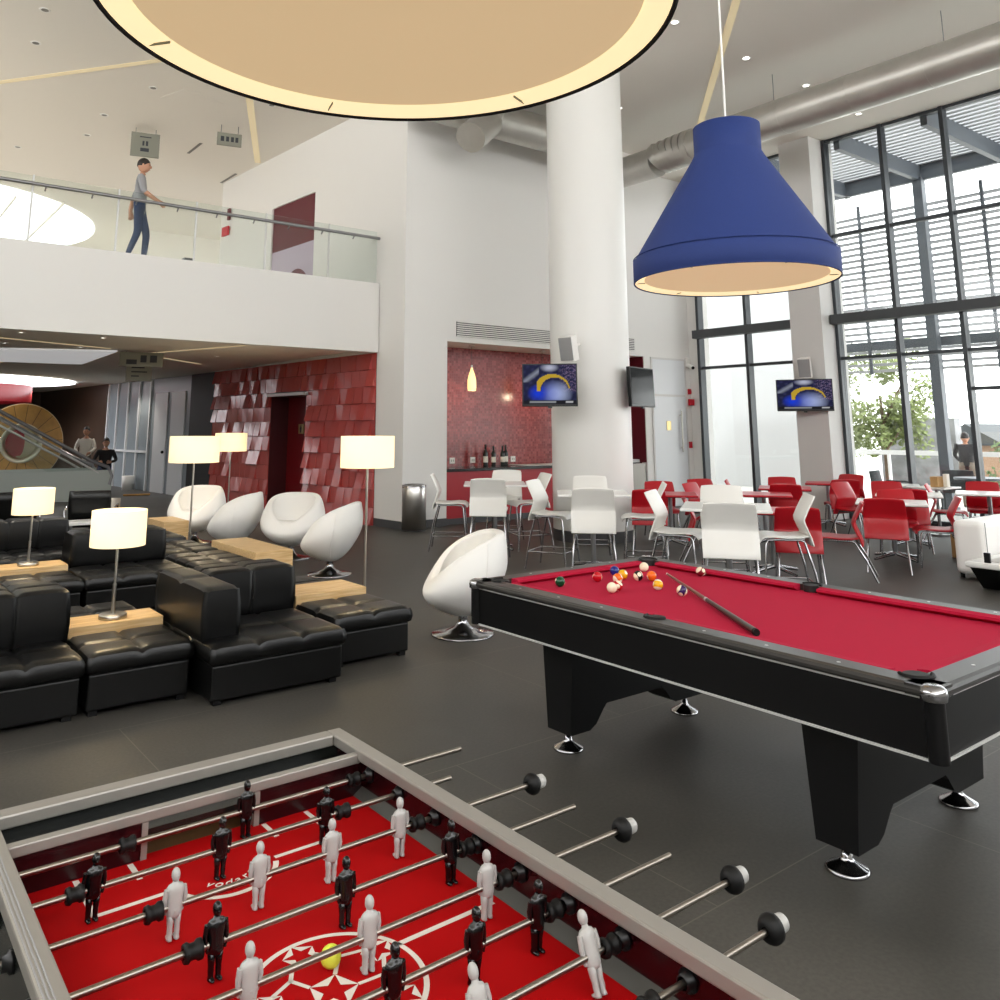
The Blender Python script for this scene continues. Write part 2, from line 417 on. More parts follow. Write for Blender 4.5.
# restroom sign on the red door at the back of the doorway
struct(MB().quad(side(3.25, -.415, .01), side(4.72, -.415, .01), side(4.72, -.415, 2.31), side(3.25, -.415, 2.31)).build('door_2', M_darkred), 'dark red restroom door inside the tiled wall')
t = empty('restroom_sign', side(4.12, -.40, 1.65), math.atan2(AD.y, AD.x) + PI)
tag(t, 'small brass restroom sign with a dark figure on the dark red doorway', 'sign')
MB().box(-.1, .1, -.012, .012, -.1, .1).build('plate', M_brass, t)
mb = MB(); mb.ball((0, -.016, .055), .018, 10, 6, (1, .3, 1)); mb.box(-.026, .026, -.02, -.012, -.01, .035); mb.box(-.018, .018, -.02, -.012, -.075, -.01)
mb.build('figure_symbol', M_signdark, t)
# black wall end and the corridor beyond
mb = MB(); side_slab(mb, 7.6, 8.95, -.6, .02, 0, 3.0)
struct(mb.build('wall_black', M_black), 'matt black wall panel at the far end of the red tiles')

# mezzanine slab and balcony front
mb = MB(); mb.box(-6, 7.62, 12.75, 13.0, 3.0, DZ)
struct(mb.build('wall_balcony', M_white), 'deep white balcony front under the glass railing')
mb = MB(); mb.box(-6, 7.25, 13.0, 38, 3.02, DZ - .02); mb.box(7.25, 12, 21.5, 38, 3.02, DZ - .02)
struct(mb.build('floor_mezzanine', M_ceil), 'white soffit and floor slab of the balcony level')
# rear walls
struct(MB().box(-6, 12, 35, 35.3, 0, 3.02).build('wall_rear', M_brown), 'dark brown panelled rear wall of the lower level')
struct(MB().box(-6, 12, 33, 33.3, DZ, ZC).build('wall_rear_upper', M_signgrey), 'white rear wall of the upper level')
mb = MB(); mb.box(-6.3, -6, -6, 38, 0, 5.5); mb.box(-6.3, -6, 19, 38, 5.5, ZC); struct(mb.build('wall_left', M_white), 'unseen white side wall with an upper opening shaped for the light')  # unseen wall added to dim the left, upper opening shaped to admit light
struct(MB().box(-6.3, 16, -6.3, -6, 0, 4.4).build('wall_back', M_white), 'unseen white back wall with its height shaped for the light')  # unseen wall added behind the camera, height shaped to balance the light
# upper level corridor to the right of the doorway wall
mb = MB(); mb.box(7.2, 11, 26, 26.2, DZ, ZC); struct(mb.build('wall_upper_return', M_ceil), 'grey return wall on the upper level')
tag(MB().box(7.05, 7.3, 22.0, 24.2, DZ, 6.2).build('cabinet', M_mull), 'dark grey cabinet standing at the far end of the upper floor', 'cabinet')

# glass railing
t = empty('glass_railing', (1.6, 12.87, DZ)); tag(t, 'frameless glass balcony railing with a slim dark metal handrail', 'railing')
jx = [-6, -4.1, -2.9, -1.7, -.5, .7, 1.908, 3.08, 4.267, 5.45, 6.63, 7.62]
for a, b in zip(jx, jx[1:]):
    MB().box(a - 1.6 + .006, b - 1.6 - .006, -.01, .01, -.1, .98).build('glass_pane', G_rail, t)
for a in jx[1:-1]:
    MB().box(a - 1.6 - .012, a - 1.6 + .012, -.014, .014, -.02, .99).build('joint_post', M_trim, t)
MB().tube([(-7.6, -.06, .85), (6.05, -.06, .85)], .028, 10).build('handrail', M_steel, t)
mb = MB()
for i in range(18):
    mb.cyl((-5.2 + i * .63, -.06, .835), (-5.2 + i * .63, -.005, .78), .012, n=8)
mb.build('handrail_bracket', M_steel, t)
t2 = empty('stair_handrail', (1.0, 14.6, DZ)); tag(t2, 'low dark handrail of the escalator opening behind the balcony glass', 'handrail')
MB().tube([(-5, 0, .30), (2.6, 0, .30)], .03, 8).build('rail', M_steel, t2)
MB().box(-5, 2.6, -.01, .01, -.02, .27).build('glass_pane', G_rail, t2)

# white column
mb = MB(); mb.cyl((9.45, 9.3, .16), (9.45, 9.3, ZC), .62, n=64, caps=False)
o = struct(mb.build('column_1', M_col), 'big round white column between the bar and the window tables', 'column')
struct(MB().cyl((9.45, 9.3, 0), (9.45, 9.3, .16), .625, n=64).build('baseboard_column', M_base), 'dark grey skirting ring around the white column')

# window wall: pillar, mullions, panes
struct(MB().box(14.85, 15.7, 8.42, 9.08, 0, ZS).build('pillar_1', M_grey_pillar), 'square grey pillar between the two tall windows')
mb = MB(); mb.box(XW, 15.7, 11.66, 12.2, 0, ZS)
struct(mb.build('wall_window', M_white), 'white wall corner beside the tall narrow window')
def window(n, ys, zts, label, extra=None):
    t = empty(n, (XW, ys[0], 0)); struct(t, label)
    mb = MB()
    for y in ys: mb.box(-.09, .09, y - ys[0] - .035, y - ys[0] + .035, 0, ZS)
    mb.box(-.06, .06, min(0, ys[-1] - ys[0]), max(0, ys[-1] - ys[0]), ZS - .06, ZS); mb.box(-.06, .06, min(0, ys[-1] - ys[0]), max(0, ys[-1] - ys[0]), 0, .08)
    for z in zts: mb.box(-.05, .05, min(0, ys[-1] - ys[0]), max(0, ys[-1] - ys[0]), z - .03, z + .03)
    if extra: mb.box(-.05, .05, extra[0] - ys[0], extra[1] - ys[0], extra[2] - .03, extra[2] + .03)
    mb.build('window_frame', M_mull, t)
    a, b = sorted((ys[0], ys[-1]))
    MB().box(-.30, -.09, a - ys[0] - (.12 if n == 'window_1' else 0), b - ys[0], 3.64, 3.82).build('window_bar', M_bar, t)
    for i in range(len(ys) - 1):
        y0, y1 = sorted((ys[i], ys[i + 1]))
        MB().box(-.006, .006, y0 - ys[0] + .035, y1 - ys[0] - .035, .08, ZS - .06).build('pane', G_win, t)
window('window_1', [9.05, 10.42, 11.66], [5.41, 2.99], 'tall narrow window left of the grey pillar looking on a white wall')
window('window_2', [8.39, 7.24, 6.12, 5.0, 3.88, 2.76, 1.64, .5, -.6, -1.7, -2.8, -3.9], [5.41, 2.99], 'tall glazed window wall facing the louvre screen and patio', (6.12, 5.0, 2.33))

# door on the main wall
t = empty('door_1', (14.05, YM, 0)); struct(t, 'white door with a tall pull handle at the end of the bar wall')
mb = MB(); mb.box(0, .04, -.03, 0, 0, 3.2); mb.box(1.13, 1.17, -.03, 0, 0, 3.2); mb.box(0.04, 1.13, -.03, 0, 3.16, 3.2); mb.box(.04, 1.13, -.03, 0, 2.36, 2.4)
mb.build('door_frame', M_greypl if False else M_grey_pillar, t)
MB().box(.04, 1.13, -.02, 0, 2.4, 3.16).build('transom_panel', M_door, t)
d = MB().box(.05, 1.12, -.025, 0, .01, 2.35).build('door_leaf', M_door, t)
mb = MB(); mb.tube([(.9, -.08, 1.15), (.9, -.08, 2.05)], .018, 8); mb.cyl((.9, -.08, 1.25), (.9, -.02, 1.25), .012, n=8); mb.cyl((.9, -.08, 1.95), (.9, -.02, 1.95), .012, n=8)
mb.build('pull_handle', M_nickel, t)
mb = MB().box(.44, .58, -.035, -.025, 1.62, 1.82).build('sign_plate', M_brass, t)

# wall devices beside the door
def device(name, loc, label, cat, m, sx=.09, sz=.12, dep=.05):
    t = MB().box(-sx / 2, sx / 2, -dep, 0, -sz / 2, sz / 2).build(name, m, None, .008)
    t.location = loc; tag(t, label, cat); return t
device('fire_alarm_strobe', (15.33, YM, 2.48), 'small red alarm strobe high on the wall beside the white door', 'alarm', M_red, .07, .12)
device('fire_alarm_sign', (15.3, YM - .06, 2.24), 'red fire alarm box on the wall beside the white door', 'alarm', M_red, .16, .14)
device('fire_alarm_switch', (15.27, YM, 1.3), 'small red pull station low on the wall beside the white door', 'alarm', M_red, .1, .14)
t = empty('security_camera', (15.28, YM - .02, 3.05)); tag(t, 'small white security camera with black lens beside the white door', 'camera')
MB().box(-.05, .05, -.06, .02, -.02, .2).build('bracket', M_whitepl, t, .01)
MB().cyl((0, -.05, .02), (-.07, -.22, -.05), .045, n=16).build('camera_body', M_whitepl, t)
MB().cyl((-.068, -.215, -.048), (-.075, -.232, -.056), .036, n=16).build('lens', M_blackpl, t)

# upper wall fire alarm
o = MB().box(-.16, .16, -.05, 0, -.11, .11).build('fire_alarm_box', M_red); o.location = side(7.35, .03, 6.42); o.rotation_euler = (0, 0, math.atan2(AD.y, AD.x) + PI)
tag(o, 'red alarm box on the white upper wall beyond the dark red doorway', 'alarm')
o = MB().box(-.05, .05, -.05, 0, -.14, .14).build('fire_alarm_horn', M_maroon); o.location = side(7.2, .03, 6.82); o.rotation_euler = (0, 0, math.atan2(AD.y, AD.x) + PI)
tag(o, 'small dark red alarm horn above the red box on the upper wall', 'alarm')

# long linear grille above the niche
t = empty('air_vent', (8.8, YM, 3.3)); tag(t, 'long white linear air grille above the red bar niche', 'vent')
MB().box(0, 4.75, -.012, 0, 0, .27).build('backing', M_black, t)
mb = MB()
for i in range(8): mb.box(0, 4.75, -.035, -.012, i * .0366, i * .0366 + .02)
mb.build('louvre', M_white, t, 0)

# --------------------------------------------------------- ceiling fittings
def downlight(x, y, z, label, lit=True, r=.07):
    t = empty('downlight', (x, y, z)); tag(t, label, 'ceiling light', 'recessed downlights')
    MB().lathe([(r * .72, -.004), (r, -.012), (r * 1.12, -.006), (r * 1.14, 0)], 20).build('trim_ring', M_whitepl, t)
    MB().cyl((0, 0, -.002), (0, 0, -.006), r * .74, n=20).build('lens', M_spot if lit else M_spotoff, t)
downlight(9.54, 7.41, ZC, 'lit downlight in the high ceiling beside the rim of the big round lamp')
downlight(11.48, 7.49, ZC, 'lit downlight in the high ceiling to the side of the blue lamp cable')
downlight(13.3, 7.5, ZC, 'lit downlight in the high ceiling just before the round air duct')
downlight(14.5, 7.19, ZS, 'lit downlight in the low soffit above the window wall', True, .06)
downlight(11.43, 10.27, ZC, 'lit downlight in the high ceiling close beside the round white column', True, .05)
for (x, y, l) in ((1.835, 12.81, 'unlit downlight in the ceiling corner, first before the balcony light strip'), (1.93, 14.07, 'unlit downlight in the ceiling, second before the balcony light strip'),
                  (3.97, 14.75, 'small white ceiling sensor light near the access panel over the balcony'), (3.6, 16.68, 'unlit downlight over the balcony, first behind the light strip'),
                  (3.6, 18.1, 'unlit downlight over the balcony, second behind the light strip'), (2.57, 19.82, 'unlit downlight far over the balcony near the oval skylight'), (6.02, 14.2, 'unlit downlight beside the light strip that meets the upper white wall')):
    downlight(x, y, ZC, l, False)
LZ = 3.0
for (x, y, l) in ((3.12, 13.35, 'lit downlight under the balcony close behind its front edge'), (3.19, 15.13, 'lit downlight under the balcony beside the luminous polygon panel'), (2.0, 13.3, 'lit downlight under the balcony at the end of the light strip'),
                  (2.06, 15.14, 'lit downlight under the balcony before the luminous polygon panel'), (5.68, 15.46, 'lit downlight under the balcony near the red tiled wall')):
    downlight(x, y, LZ + .02, l, True, .05)

def strip(p, q, w, label, z):
    z -= .003
    p = Vector((p[0], p[1], z)); q = Vector((q[0], q[1], z)); d = (q - p).normalized(); n = Vector((-d.y, d.x, 0)) * w / 2
    u = Vector((0, 0, -.006))
    mb = MB(); vs = [p - n, q - n, q + n, p + n]; vs += [v + u for v in vs]
    mb.add(vs, [(0, 1, 2, 3), (4, 7, 6, 5), (0, 4, 5, 1), (1, 5, 6, 2), (2, 6, 7, 3), (3, 7, 4, 0)])
    tag(mb.build('light_strip', M_led), label, 'ceiling light', 'recessed linear light strips')
strip((-2.2, 21.3), (4.4, 12.6), .11, 'yellow light strip crossing the ceiling above the balcony person', ZC)
strip((4.75, 12.45), (7.20, 17.65), .13, 'yellow light strip running to the top of the white upper wall', ZC)
strip((6.6, 3.5), (13.5, 10.0), .12, 'yellow light strip behind the blue lamp cable on the high ceiling', ZC)
strip((-.9, 13.05), (3.66, 15.1), .05, 'thin light strip under the balcony leading to the wide hanging sign', LZ + .02)
strip((4.5, 15.5), (5.35, 13.05), .06, 'thin light strip under the balcony between hanging sign and balcony edge', LZ + .02)
strip((4.7, 16.2), (6.1, 17.6), .07, 'thin light strip under the balcony between hanging sign and red tiled wall', LZ + .02)
strip((2.2, 20.6), (2.62, 19.5), .1, 'short light strip under the balcony beside the luminous polygon panel', LZ + .02)

# round air ducts
t = empty('air_duct', (12.4, 8, 6.93)); tag(t, 'big round galvanised air duct running along the window wall ceiling', 'duct')
mb = MB(); mb.cyl((0, -13, 0), (0, 1.3, 0), .31, n=32); mb.build('duct_pipe', M_galv, t)
for i in range(9): MB().cyl((0, -9 + i * 1.2, 0), (0, -8.97 + i * 1.2, 0), .315, n=32).build('joint_band', M_galv, t)
mb = MB()
for i in range(6): mb.cyl((0, 1.3 + i * .15, 0), (0, 1.3 + i * .15 + .13, -.015 * i), .33, n=28)
mb.cyl((0, 2.2, -.08), (0, 4.0, -.08), .3, n=28)
mb.build('elbow', M_galv, t)
for y in (-6, -3.2, -.4): MB().cyl((0, y, .3), (0, y, .82), .006, n=6).build('hanger_rod', M_steel, t)
t = empty('air_duct', (10.0, 11.2, 7.24)); tag(t, 'galvanised branch duct behind the white column above the bar niche', 'duct')
mb = MB(); mb.cyl((-2.4, 0, 0), (1.2, 0, 0), .33, n=32); mb.build('duct_pipe', M_galv, t)
mb = MB(); mb.cyl((1.2, 0, 0), (2.05, -.15, .05), .2, n=24); mb.build('branch_pipe', M_galv, t)
for x in (.3, -1.0): MB().cyl((x, 0, 0), (x + .04, 0, 0), .336, n=32).build('joint_band', M_galv, t)
mb = MB()
mb.cyl((-1.1, -.05, -.1), (-1.75, -.35, -.62), .27, n=28); mb.build('outlet_stub', M_galv, t)

# ceiling plates over the balcony: access panel, slot vents and hanging signs
mb = MB(); mb.box(-.45, .45, -.35, .35, -.006, -.001); o = mb.build('access_panel', M_ceil); o.location = (4.75, 14.9, ZC); o.rotation_euler = (0, 0, .3); tag(o, 'square access panel flush in the ceiling over the balcony', 'panel')
for (x, y, L_, a, l) in ((5.69, 17.55, .42, 0, 'thin slot vent in the ceiling between the two hanging signs'), (7.12, 19.25, .48, 1, 'thin slot vent in the ceiling against the far end of the upper wall')):
    o = MB().box(-.03, .03, -L_, L_, -.008, -.001).build('slot_vent', M_spotoff); o.location = (x, y, ZC); o.rotation_euler = (0, 0, R(a)); tag(o, l, 'vent')
def hang_sign(x, y, z, w, h, rz, label, zc, marks):
    t = empty('hanging_sign', (x, y, z), rz); tag(t, label, 'sign')
    MB().box(-w / 2, w / 2, -.03, .03, -h / 2, h / 2).build('sign_panel', M_signgrey, t)
    mb = MB(); mb.cyl((-w * .35, 0, h / 2), (-w * .35, 0, zc - z), .008, n=6); mb.cyl((w * .35, 0, h / 2), (w * .35, 0, zc - z), .008, n=6); mb.build('suspension_rod', M_steel, t)
    mb = MB()
    for (a, b, c, d) in marks: mb.box(a * w, b * w, -.034, -.03, c * h, d * h)
    mb.build('sign_marking', M_signdark, t)
hang_sign(4.49, 16.97, 7.4, .55, .5, -.25, 'square grey hanging sign above the person on the balcony', ZC, [(-.1, -.03, -.05, .15), (.02, .1, -.05, .15), (-.16, .14, -.3, -.15), (-.2, .2, .3, .34)])
hang_sign(5.8, 15.75, 7.45, .48, .26, -.25, 'wide grey hanging sign with dark icons near the upper white wall', ZC, [(-.36, -.22, -.2, .2), (-.14, -.02, -.2, .2), (.06, .18, -.2, .2), (.24, .36, -.2, .2)])
# cassette and sign under the balcony
hang_sign(4.22, 15.2, 2.86, .72, .25, -.25, 'wide grey hanging sign where the light strips meet under the balcony', LZ, [(-.34, -.1, -.35, -.02), (-.02, .12, -.2, .3), (.2, .36, -.2, .3)])
hang_sign(4.5, 16.3, 2.74, .46, .4, -.2, 'tall grey hanging sign under the balcony behind the wide one', LZ, [(-.3, .3, .3, .36), (-.3, .2, .1, .16), (-.3, .3, -.1, -.04), (-.3, 0, -.3, -.24)])

# luminous polygon panel and the oval daylight openings
mb = MB(); P5 = [(.3, 17.2), (2.45, 15.95), (3.85, 15.38), (4.04, 18.9), (.6, 19.4)]
o = mb.prism(P5, 'z', 2.99, 3.018).build('luminous_panel', M_sky2); tag(o, 'white luminous polygon panel in the ceiling under the balcony', 'ceiling light')
mb = MB(); n = 48
pts = [(1.6 + 4.1 * math.cos(2 * PI * i / n), 27.6 + 3.9 * math.sin(2 * PI * i / n)) for i in range(n)]
o = mb.prism(pts, 'z', 2.98, 3.018).build('oval_light_panel', M_sky3); tag(o, 'bright white oval daylight opening in the lower ceiling above the wooden wheel', 'skylight')
mb = MB(); pts = [(1.2 + 4.7 * math.cos(2 * PI * i / n), 27.9 + 4.9 * math.sin(2 * PI * i / n)) for i in range(n)]
t = mb.prism(pts, 'z', ZC - .05, ZC - .002).build('oval_skylight', M_sky); tag(t, 'bright white oval skylight in the high ceiling beyond the balcony', 'skylight')
mb = MB()
for i in range(7): mb.box(-2.6 + i * 1.15, -2.56 + i * 1.15, 23.9, 31.9, ZC - .12, ZC - .05)
mb.build('glazing_bar', M_ceil, t)

# ------------------------------------------------------------------ bar niche
t = empty('bar_counter', (8.6, 12.1, 0)); tag(t, 'long bar counter with black top and red front in the niche', 'counter')
MB().box(.01, 5.2, .03, .78, 0, .9).build('counter_front', M_redpanel, t)
MB().box(.01, 5.2, 0, .79, .9, .95).build('counter_top', M_counter, t, .006)
MB().box(.01, 5.2, .02, .03, 0, .1).build('toe_kick', M_base, t)
t = MB().box(-.65, .65, -.28, .28, 0, .012).build('serving_tray', M_trim, None, .004); t.location = (11.3, 12.5, .95); tag(t, 'flat pale serving tray lying on the black bar counter', 'tray')
t = empty('cooler', (13.3, 12.45, .95)); tag(t, 'grey cabinet appliance standing on the bar counter behind the column', 'appliance')
MB().box(-.45, .5, -.28, .3, 0, .06).build('top_plate', M_trim, t)
o = MB().box(12.75, 13.8, 12.02, 12.09, 0, .93).build('bar_cabinet', M_alu); tag(o, 'grey steel cabinet front at the bar beside the white door', 'cabinet')
def bottle(x, y, s, label, tall=.32):
    t = empty('wine_bottle', (x, y, .95)); t.scale = (s, s, s); tag(t, label, 'bottle', 'wine bottles on the bar counter')
    MB().lathe([(0, 0), (.036, 0), (.038, .01), (.038, .19), (.034, .215), (.015, .25), (.0135, .31), (.016, .312), (.016, .325), (0, .325)], 18).build('glass_body', M_bottle, t)
    MB().lathe([(.0388, .06), (.0388, .15)], 18).build('paper_label', M_paper, t)
    MB().lathe([(.0145, .26), (.0168, .262), (.0168, .328), (0, .328)], 14).build('foil_cap', M_blackpl, t)
bottle(9.94, 12.6, 1.25, 'tall dark wine bottle, first from the pendant lamp on the bar counter')
bottle(10.15, 12.62, 1.15, 'dark wine bottle with white label, second from the pendant lamp')
bottle(10.36, 12.6, 1.15, 'dark wine bottle touching shoulders with its paler neighbour on the bar')
bottle(10.46, 12.63, 1.2, 'wine bottle with a large white label, last of the row on the bar')
for i, (x, l) in enumerate(((9.37, 'white wall outlet on the red mosaic beside the white wall edge'), (9.86, 'white wall outlet on the red mosaic just before the first bottle'), (10.87, 'white wall outlet on the red mosaic past the last bottle'))):
    t = empty('wall_outlet', (x, 12.9, 1.06)); tag(t, l, 'outlet', 'outlets on the mosaic wall')
    MB().box(-.06, .06, -.012, 0, -.055, .055).build('cover_plate', M_whitepl, t, .004)
    mb = MB(); mb.box(-.03, -.012, -.014, -.012, -.02, .02); mb.box(.012, .03, -.014, -.012, -.02, .02); mb.build('socket', M_signgrey, t)
def pendant(x, label):
    t = empty('pendant_lamp', (x, 12.35, 2.35)); tag(t, label, 'lamp', 'slim pendants over the bar')
    MB().lathe([(0, .0), (.075, 0), (.085, .06), (.082, .2), (.06, .3), (.03, .38), (.018, .43), (0, .43)], 24).build('glass_shade', M_pendant, t)
    MB().cyl((0, 0, .42), (0, 0, .48), .018, n=12).build('lamp_holder', M_nickel, t)
    MB().cyl((0, 0, .48), (0, 0, .84), .004, n=6).build('cable', M_blackpl, t)
    MB().cyl((0, 0, .825), (0, 0, .85), .06, n=20).build('ceiling_rose', M_nickel, t)
pendant(9.42, 'slim glowing glass pendant lamp hanging over the bar counter in the open')
pendant(11.2, 'slim glass pendant lamp over the bar hidden behind the column television')

# ------------------------------------------------------------------ televisions and speakers
def clampf(a): return max(0., min(1., a))
def tvpix(u, v):
    c = tvpix0(u, v); return [max(0, x * 1.25 - .006) for x in c]
def tvpix0(u, v):
    # stadium picture: dark navy stands with lights, a pale blue dome and a big curved yellow bolt over it
    h = math.sin(u * 91 + 9 * math.sin(v * 17)) * math.sin(v * 63 + 7 * math.sin(u * 23)); h2 = math.sin(u * 37 + 5 * v) * math.sin(v * 29 - u * 11)
    c = [.012 + .02 * max(0, h2), .014 + .02 * max(0, h2), .05 + .05 * max(0, h2)]
    if u > .68 and v > .3: k = max(0, h) ** 1.5 * clampf((u - .66) * 6); c = [c[0] + .34 * k, c[1] + .22 * k, c[2] + .34 * k]
    if u < .3 and v > .55: k = clampf(1 - abs(u + .55 - v) * 9); c = [c[0] + .25 * k, c[1] + .27 * k, c[2] + .3 * k]
    k = clampf(1.25 - math.hypot((u - .5) / .15, (v - .93) / .10)); c = [c[0] + .5 * k, c[1] + .52 * k, c[2] + .62 * k]
    k = clampf(1.35 * (1 - math.hypot((u - .58) / .36, (v - .26) / .36))); w_ = clampf((u - .36) * 2.4)
    c = [c[0] * (1 - k) + k * (.06 + .42 * w_), c[1] * (1 - k) + k * (.10 + .46 * w_), c[2] * (1 - k) + k * (.55 + .3 * w_)]
    k = clampf(1.2 - math.hypot((u - .27) / .17, (v - .28) / .2)); c = [c[0] * (1 - k) + .01 * k, c[1] * (1 - k) + .05 * k, c[2] * (1 - k) + .72 * k]
    a = math.hypot((u - .57) / .30, (v - .36) / .36); w = .03 + .17 * clampf((.92 - u) * 1.5)
    if v > .36 + max(0, u - .6) * .3 - .04 and u > .25:
        if abs(a - 1) < w: c = [.58, .38, .03]
        elif 0 < a - 1 < w + .07 or 0 < 1 - a < w + .05: c = [.02, .03, .10]
    if v < .10: c = [.012, .012, .016]
    if .045 < v < .075 and .12 < u < .62: c = [.30, .31, .33]
    if .045 < v < .075 and .8 < u < .94: c = [.5, .5, .52]
    return c
def tv(name, loc, rz, tilt, w, h, label, on=True):
    t = empty(name, loc); t.rotation_euler = (tilt, 0, rz); tag(t, label, 'television')
    MB().box(-w / 2, w / 2, -.01, .05, -h / 2, h / 2).build('tv_body', M_blackpl, t, .008)
    nx, nz = 72, 44; bw = .018
    vs = []; fs = []
    for j in range(nz + 1):
        for i in range(nx + 1): vs.append((-w / 2 + bw + (w - 2 * bw) * i / nx, -.0115, -h / 2 + bw * 1.6 + (h - bw * 2.6) * j / nz))
    for j in range(nz):
        for i in range(nx): fs.append((j * (nx + 1) + i, j * (nx + 1) + i + 1, (j + 1) * (nx + 1) + i + 1, (j + 1) * (nx + 1) + i))
    if on:
        o = MB().add(vs, fs).build('screen', M_screen, t)
        ca = o.data.color_attributes.new('Col', 'FLOAT_COLOR', 'POINT')
        for k in range(len(vs)):
            c = tvpix((k % (nx + 1)) / nx, (k // (nx + 1)) / nz); ca.data[k].color = (c[0], c[1], c[2], 1)
    else:
        MB().box(-w / 2 + bw, w / 2 - bw, -.0125, -.01, -h / 2 + bw * 1.6, h / 2 - bw).build('screen', M_offscreen, t)
    MB().box(-.03, .03, -.005, .03, -h / 2 - .025, -h / 2).build('sensor', M_blackpl, t)
    mb = MB(); mb.box(-.16, .16, .05, .075, -.14, .14); mb.box(-.05, .05, .07, .2, -.05, .05); mb.tube([(0, .18, 0), (.02, .36, .02)], .03, 10)
    mb.build('wall_bracket', M_blackpl, t)
# facing direction: local -Y
tv('television', (8.22, 8.91, 2.28), R(-44), R(-4), .80, .62, 'switched-on television with a yellow bolt on screen, mounted on the white column')
tv('television', (9.82, 8.56, 2.28), R(15), R(-2), .80, .60, 'dark switched-off television seen obliquely beside the white column', False)
tv('television', (14.55, 8.7, 2.28), R(-60), R(-4), 1.0, .60, 'switched-on television with a yellow bolt on screen, mounted on the grey pillar')
def speaker(loc, rz, s, label):
    t = empty('loudspeaker', loc); t.rotation_euler = (R(12), 0, rz); t.scale = (s, s, s); tag(t, label, 'speaker', 'wall loudspeakers above the televisions')
    MB().prism([(-.11, -.09), (.11, -.09), (.07, .12), (-.07, .12)], 'z', -.17, .17).build('speaker_body', M_whitepl, t, .02)
    MB().box(-.1, .1, -.096, -.088, -.155, .155).build('grille', M_greypl, t, .004)
    MB().tube([(0, .11, 0), (0, .28, .02)], .02, 8).build('wall_bracket', M_whitepl, t)
speaker((8.58, 8.86, 2.83), R(-75), 1.1, 'small white loudspeaker on the round column above the bolt television')
speaker((14.62, 8.68, 2.80), R(-75), 1.1, 'small white loudspeaker on the grey pillar above its television')

# ------------------------------------------------------------------ round fabric pendant lamps
def big_lamp(name, loc, m, label, zc, sc_=1.03):
    t = empty(name, loc); tag(t, label, 'lamp')
    r = .548
    MB().lathe([(r, .0), (r + .004, .005), (r + .004, .125), (r - .004, .13), (.205, .70), (.19, .73), (.185, .74), (.185, .90), (.178, .90), (.178, .72), (.2, .69), (r - .02, .12), (r - .004, .10), (r - .004, 0), (r, 0)], 96).build('lamp_shade', m, t)
    MB().lathe([(r - .0045, .006), (.492, .026)], 96).build('light_ring', M_glow, t)
    mb = MB()
    for a in (20, 75, 128, 190, 245, 305): 
        mb.box(.488, r - .01, -.0012, .0012, .008, .013, Matrix.Rotation(R(a), 4, 'Z'))
    mb.build('ring_joint', M_signgrey, t)
    MB().cyl((0, 0, .022), (0, 0, .034), .493, n=96).build('diffuser', M_diff, t)
    MB().lathe([(r + .004, .001), (r + .0048, .004), (r + .004, .007)], 96).build('rim_piping', M_blackshade if m is M_blackshade else M_blue, t)
    if m is M_blue:
        MB().lathe([(.547, .132), (.552, .136), (.547, .14)], 96).build('seam_piping', M_blue, t)
    MB().cyl((0, 0, .9), (0, 0, zc - loc[2]), .006, n=8).build('cable', M_whitepl, t)
    MB().cyl((0, 0, .885), (0, 0, .9), .18, n=40).build('top_cap', m, t)
    t.scale = (sc_, sc_, 1.03); return t
big_lamp('drum_pendant_lamp', (4.025, 2.79, 2.482), M_blue, 'big blue fabric cone pendant lamp hanging over the pool table', ZC)
big_lamp('drum_pendant_lamp', (.80, 1.322, 2.462), M_blackshade, 'huge round lamp with glowing rim hanging over the football table', ZC)

# ------------------------------------------------------------------ lounge sofas
def pillow_top(x0, x1, y0, y1, z0, z1, nx, ny, dip=.022, rnd_=.026, res=12):
    """upholstered block with a quilted top: nx by ny squares"""
    mb = MB(); NX, NY = nx * res, ny * res; vs = []; fs = []
    def hh(i, n):
        u = (i % res) / res if i < n * res else 1.0
        e = min(u, 1 - u); return 1 - (1 - min(1, e / .19)) ** 2.0
    def edge(d): return 0 if d >= rnd_ else rnd_ - math.sqrt(max(0, rnd_ ** 2 - (rnd_ - d) ** 2))
    for j in range(NY + 1):
        for i in range(NX + 1):
            x = x0 + (x1 - x0) * i / NX; y = y0 + (y1 - y0) * j / NY
            k = min(hh(i, nx) if 0 < i < NX else (1 if True else 0), hh(j, ny) if 0 < j < NY else 1)
            dd = min(min(x - x0, x1 - x), min(y - y0, y1 - y))
            vs.append((x, y, z1 - dip * (1 - k) - edge(dd) * .8))
    W = NX + 1
    for j in range(NY):
        for i in range(NX): fs.append((j * W + i, j * W + i + 1, (j + 1) * W + i + 1, (j + 1) * W + i))
    mb.add(vs, fs, True)
    # side skirts follow the rim with a soft bulge
    rim = [i for i in range(NX + 1)] + [j * W + NX for j in range(1, NY + 1)] + [NY * W + i for i in range(NX - 1, -1, -1)] + [j * W for j in range(NY - 1, 0, -1)]
    cx, cy = (x0 + x1) / 2, (y0 + y1) / 2; L = []
    for q, (bulge, zz) in enumerate(((0, None), (.010, .72), (.012, .4), (.004, .08), (-.008, 0))):
        ring = []
        for r_ in rim:
            p = vs[r_]; dx = -bulge if p[0] <= x0 + 1e-6 else bulge if p[0] >= x1 - 1e-6 else 0; dy = -bulge if p[1] <= y0 + 1e-6 else bulge if p[1] >= y1 - 1e-6 else 0
            ring.append((p[0] + dx, p[1] + dy, p[2] if zz is None else z0 + (p[2] - z0) * zz))
        L.append(ring)
    mb.rings(L, False); mb.add(L[-1], [tuple(range(len(rim)))])
    return mb
def block(mb, x0, x1, y0, y1, z0, z1): return mb.box(x0, x1, y0, y1, z0, z1)
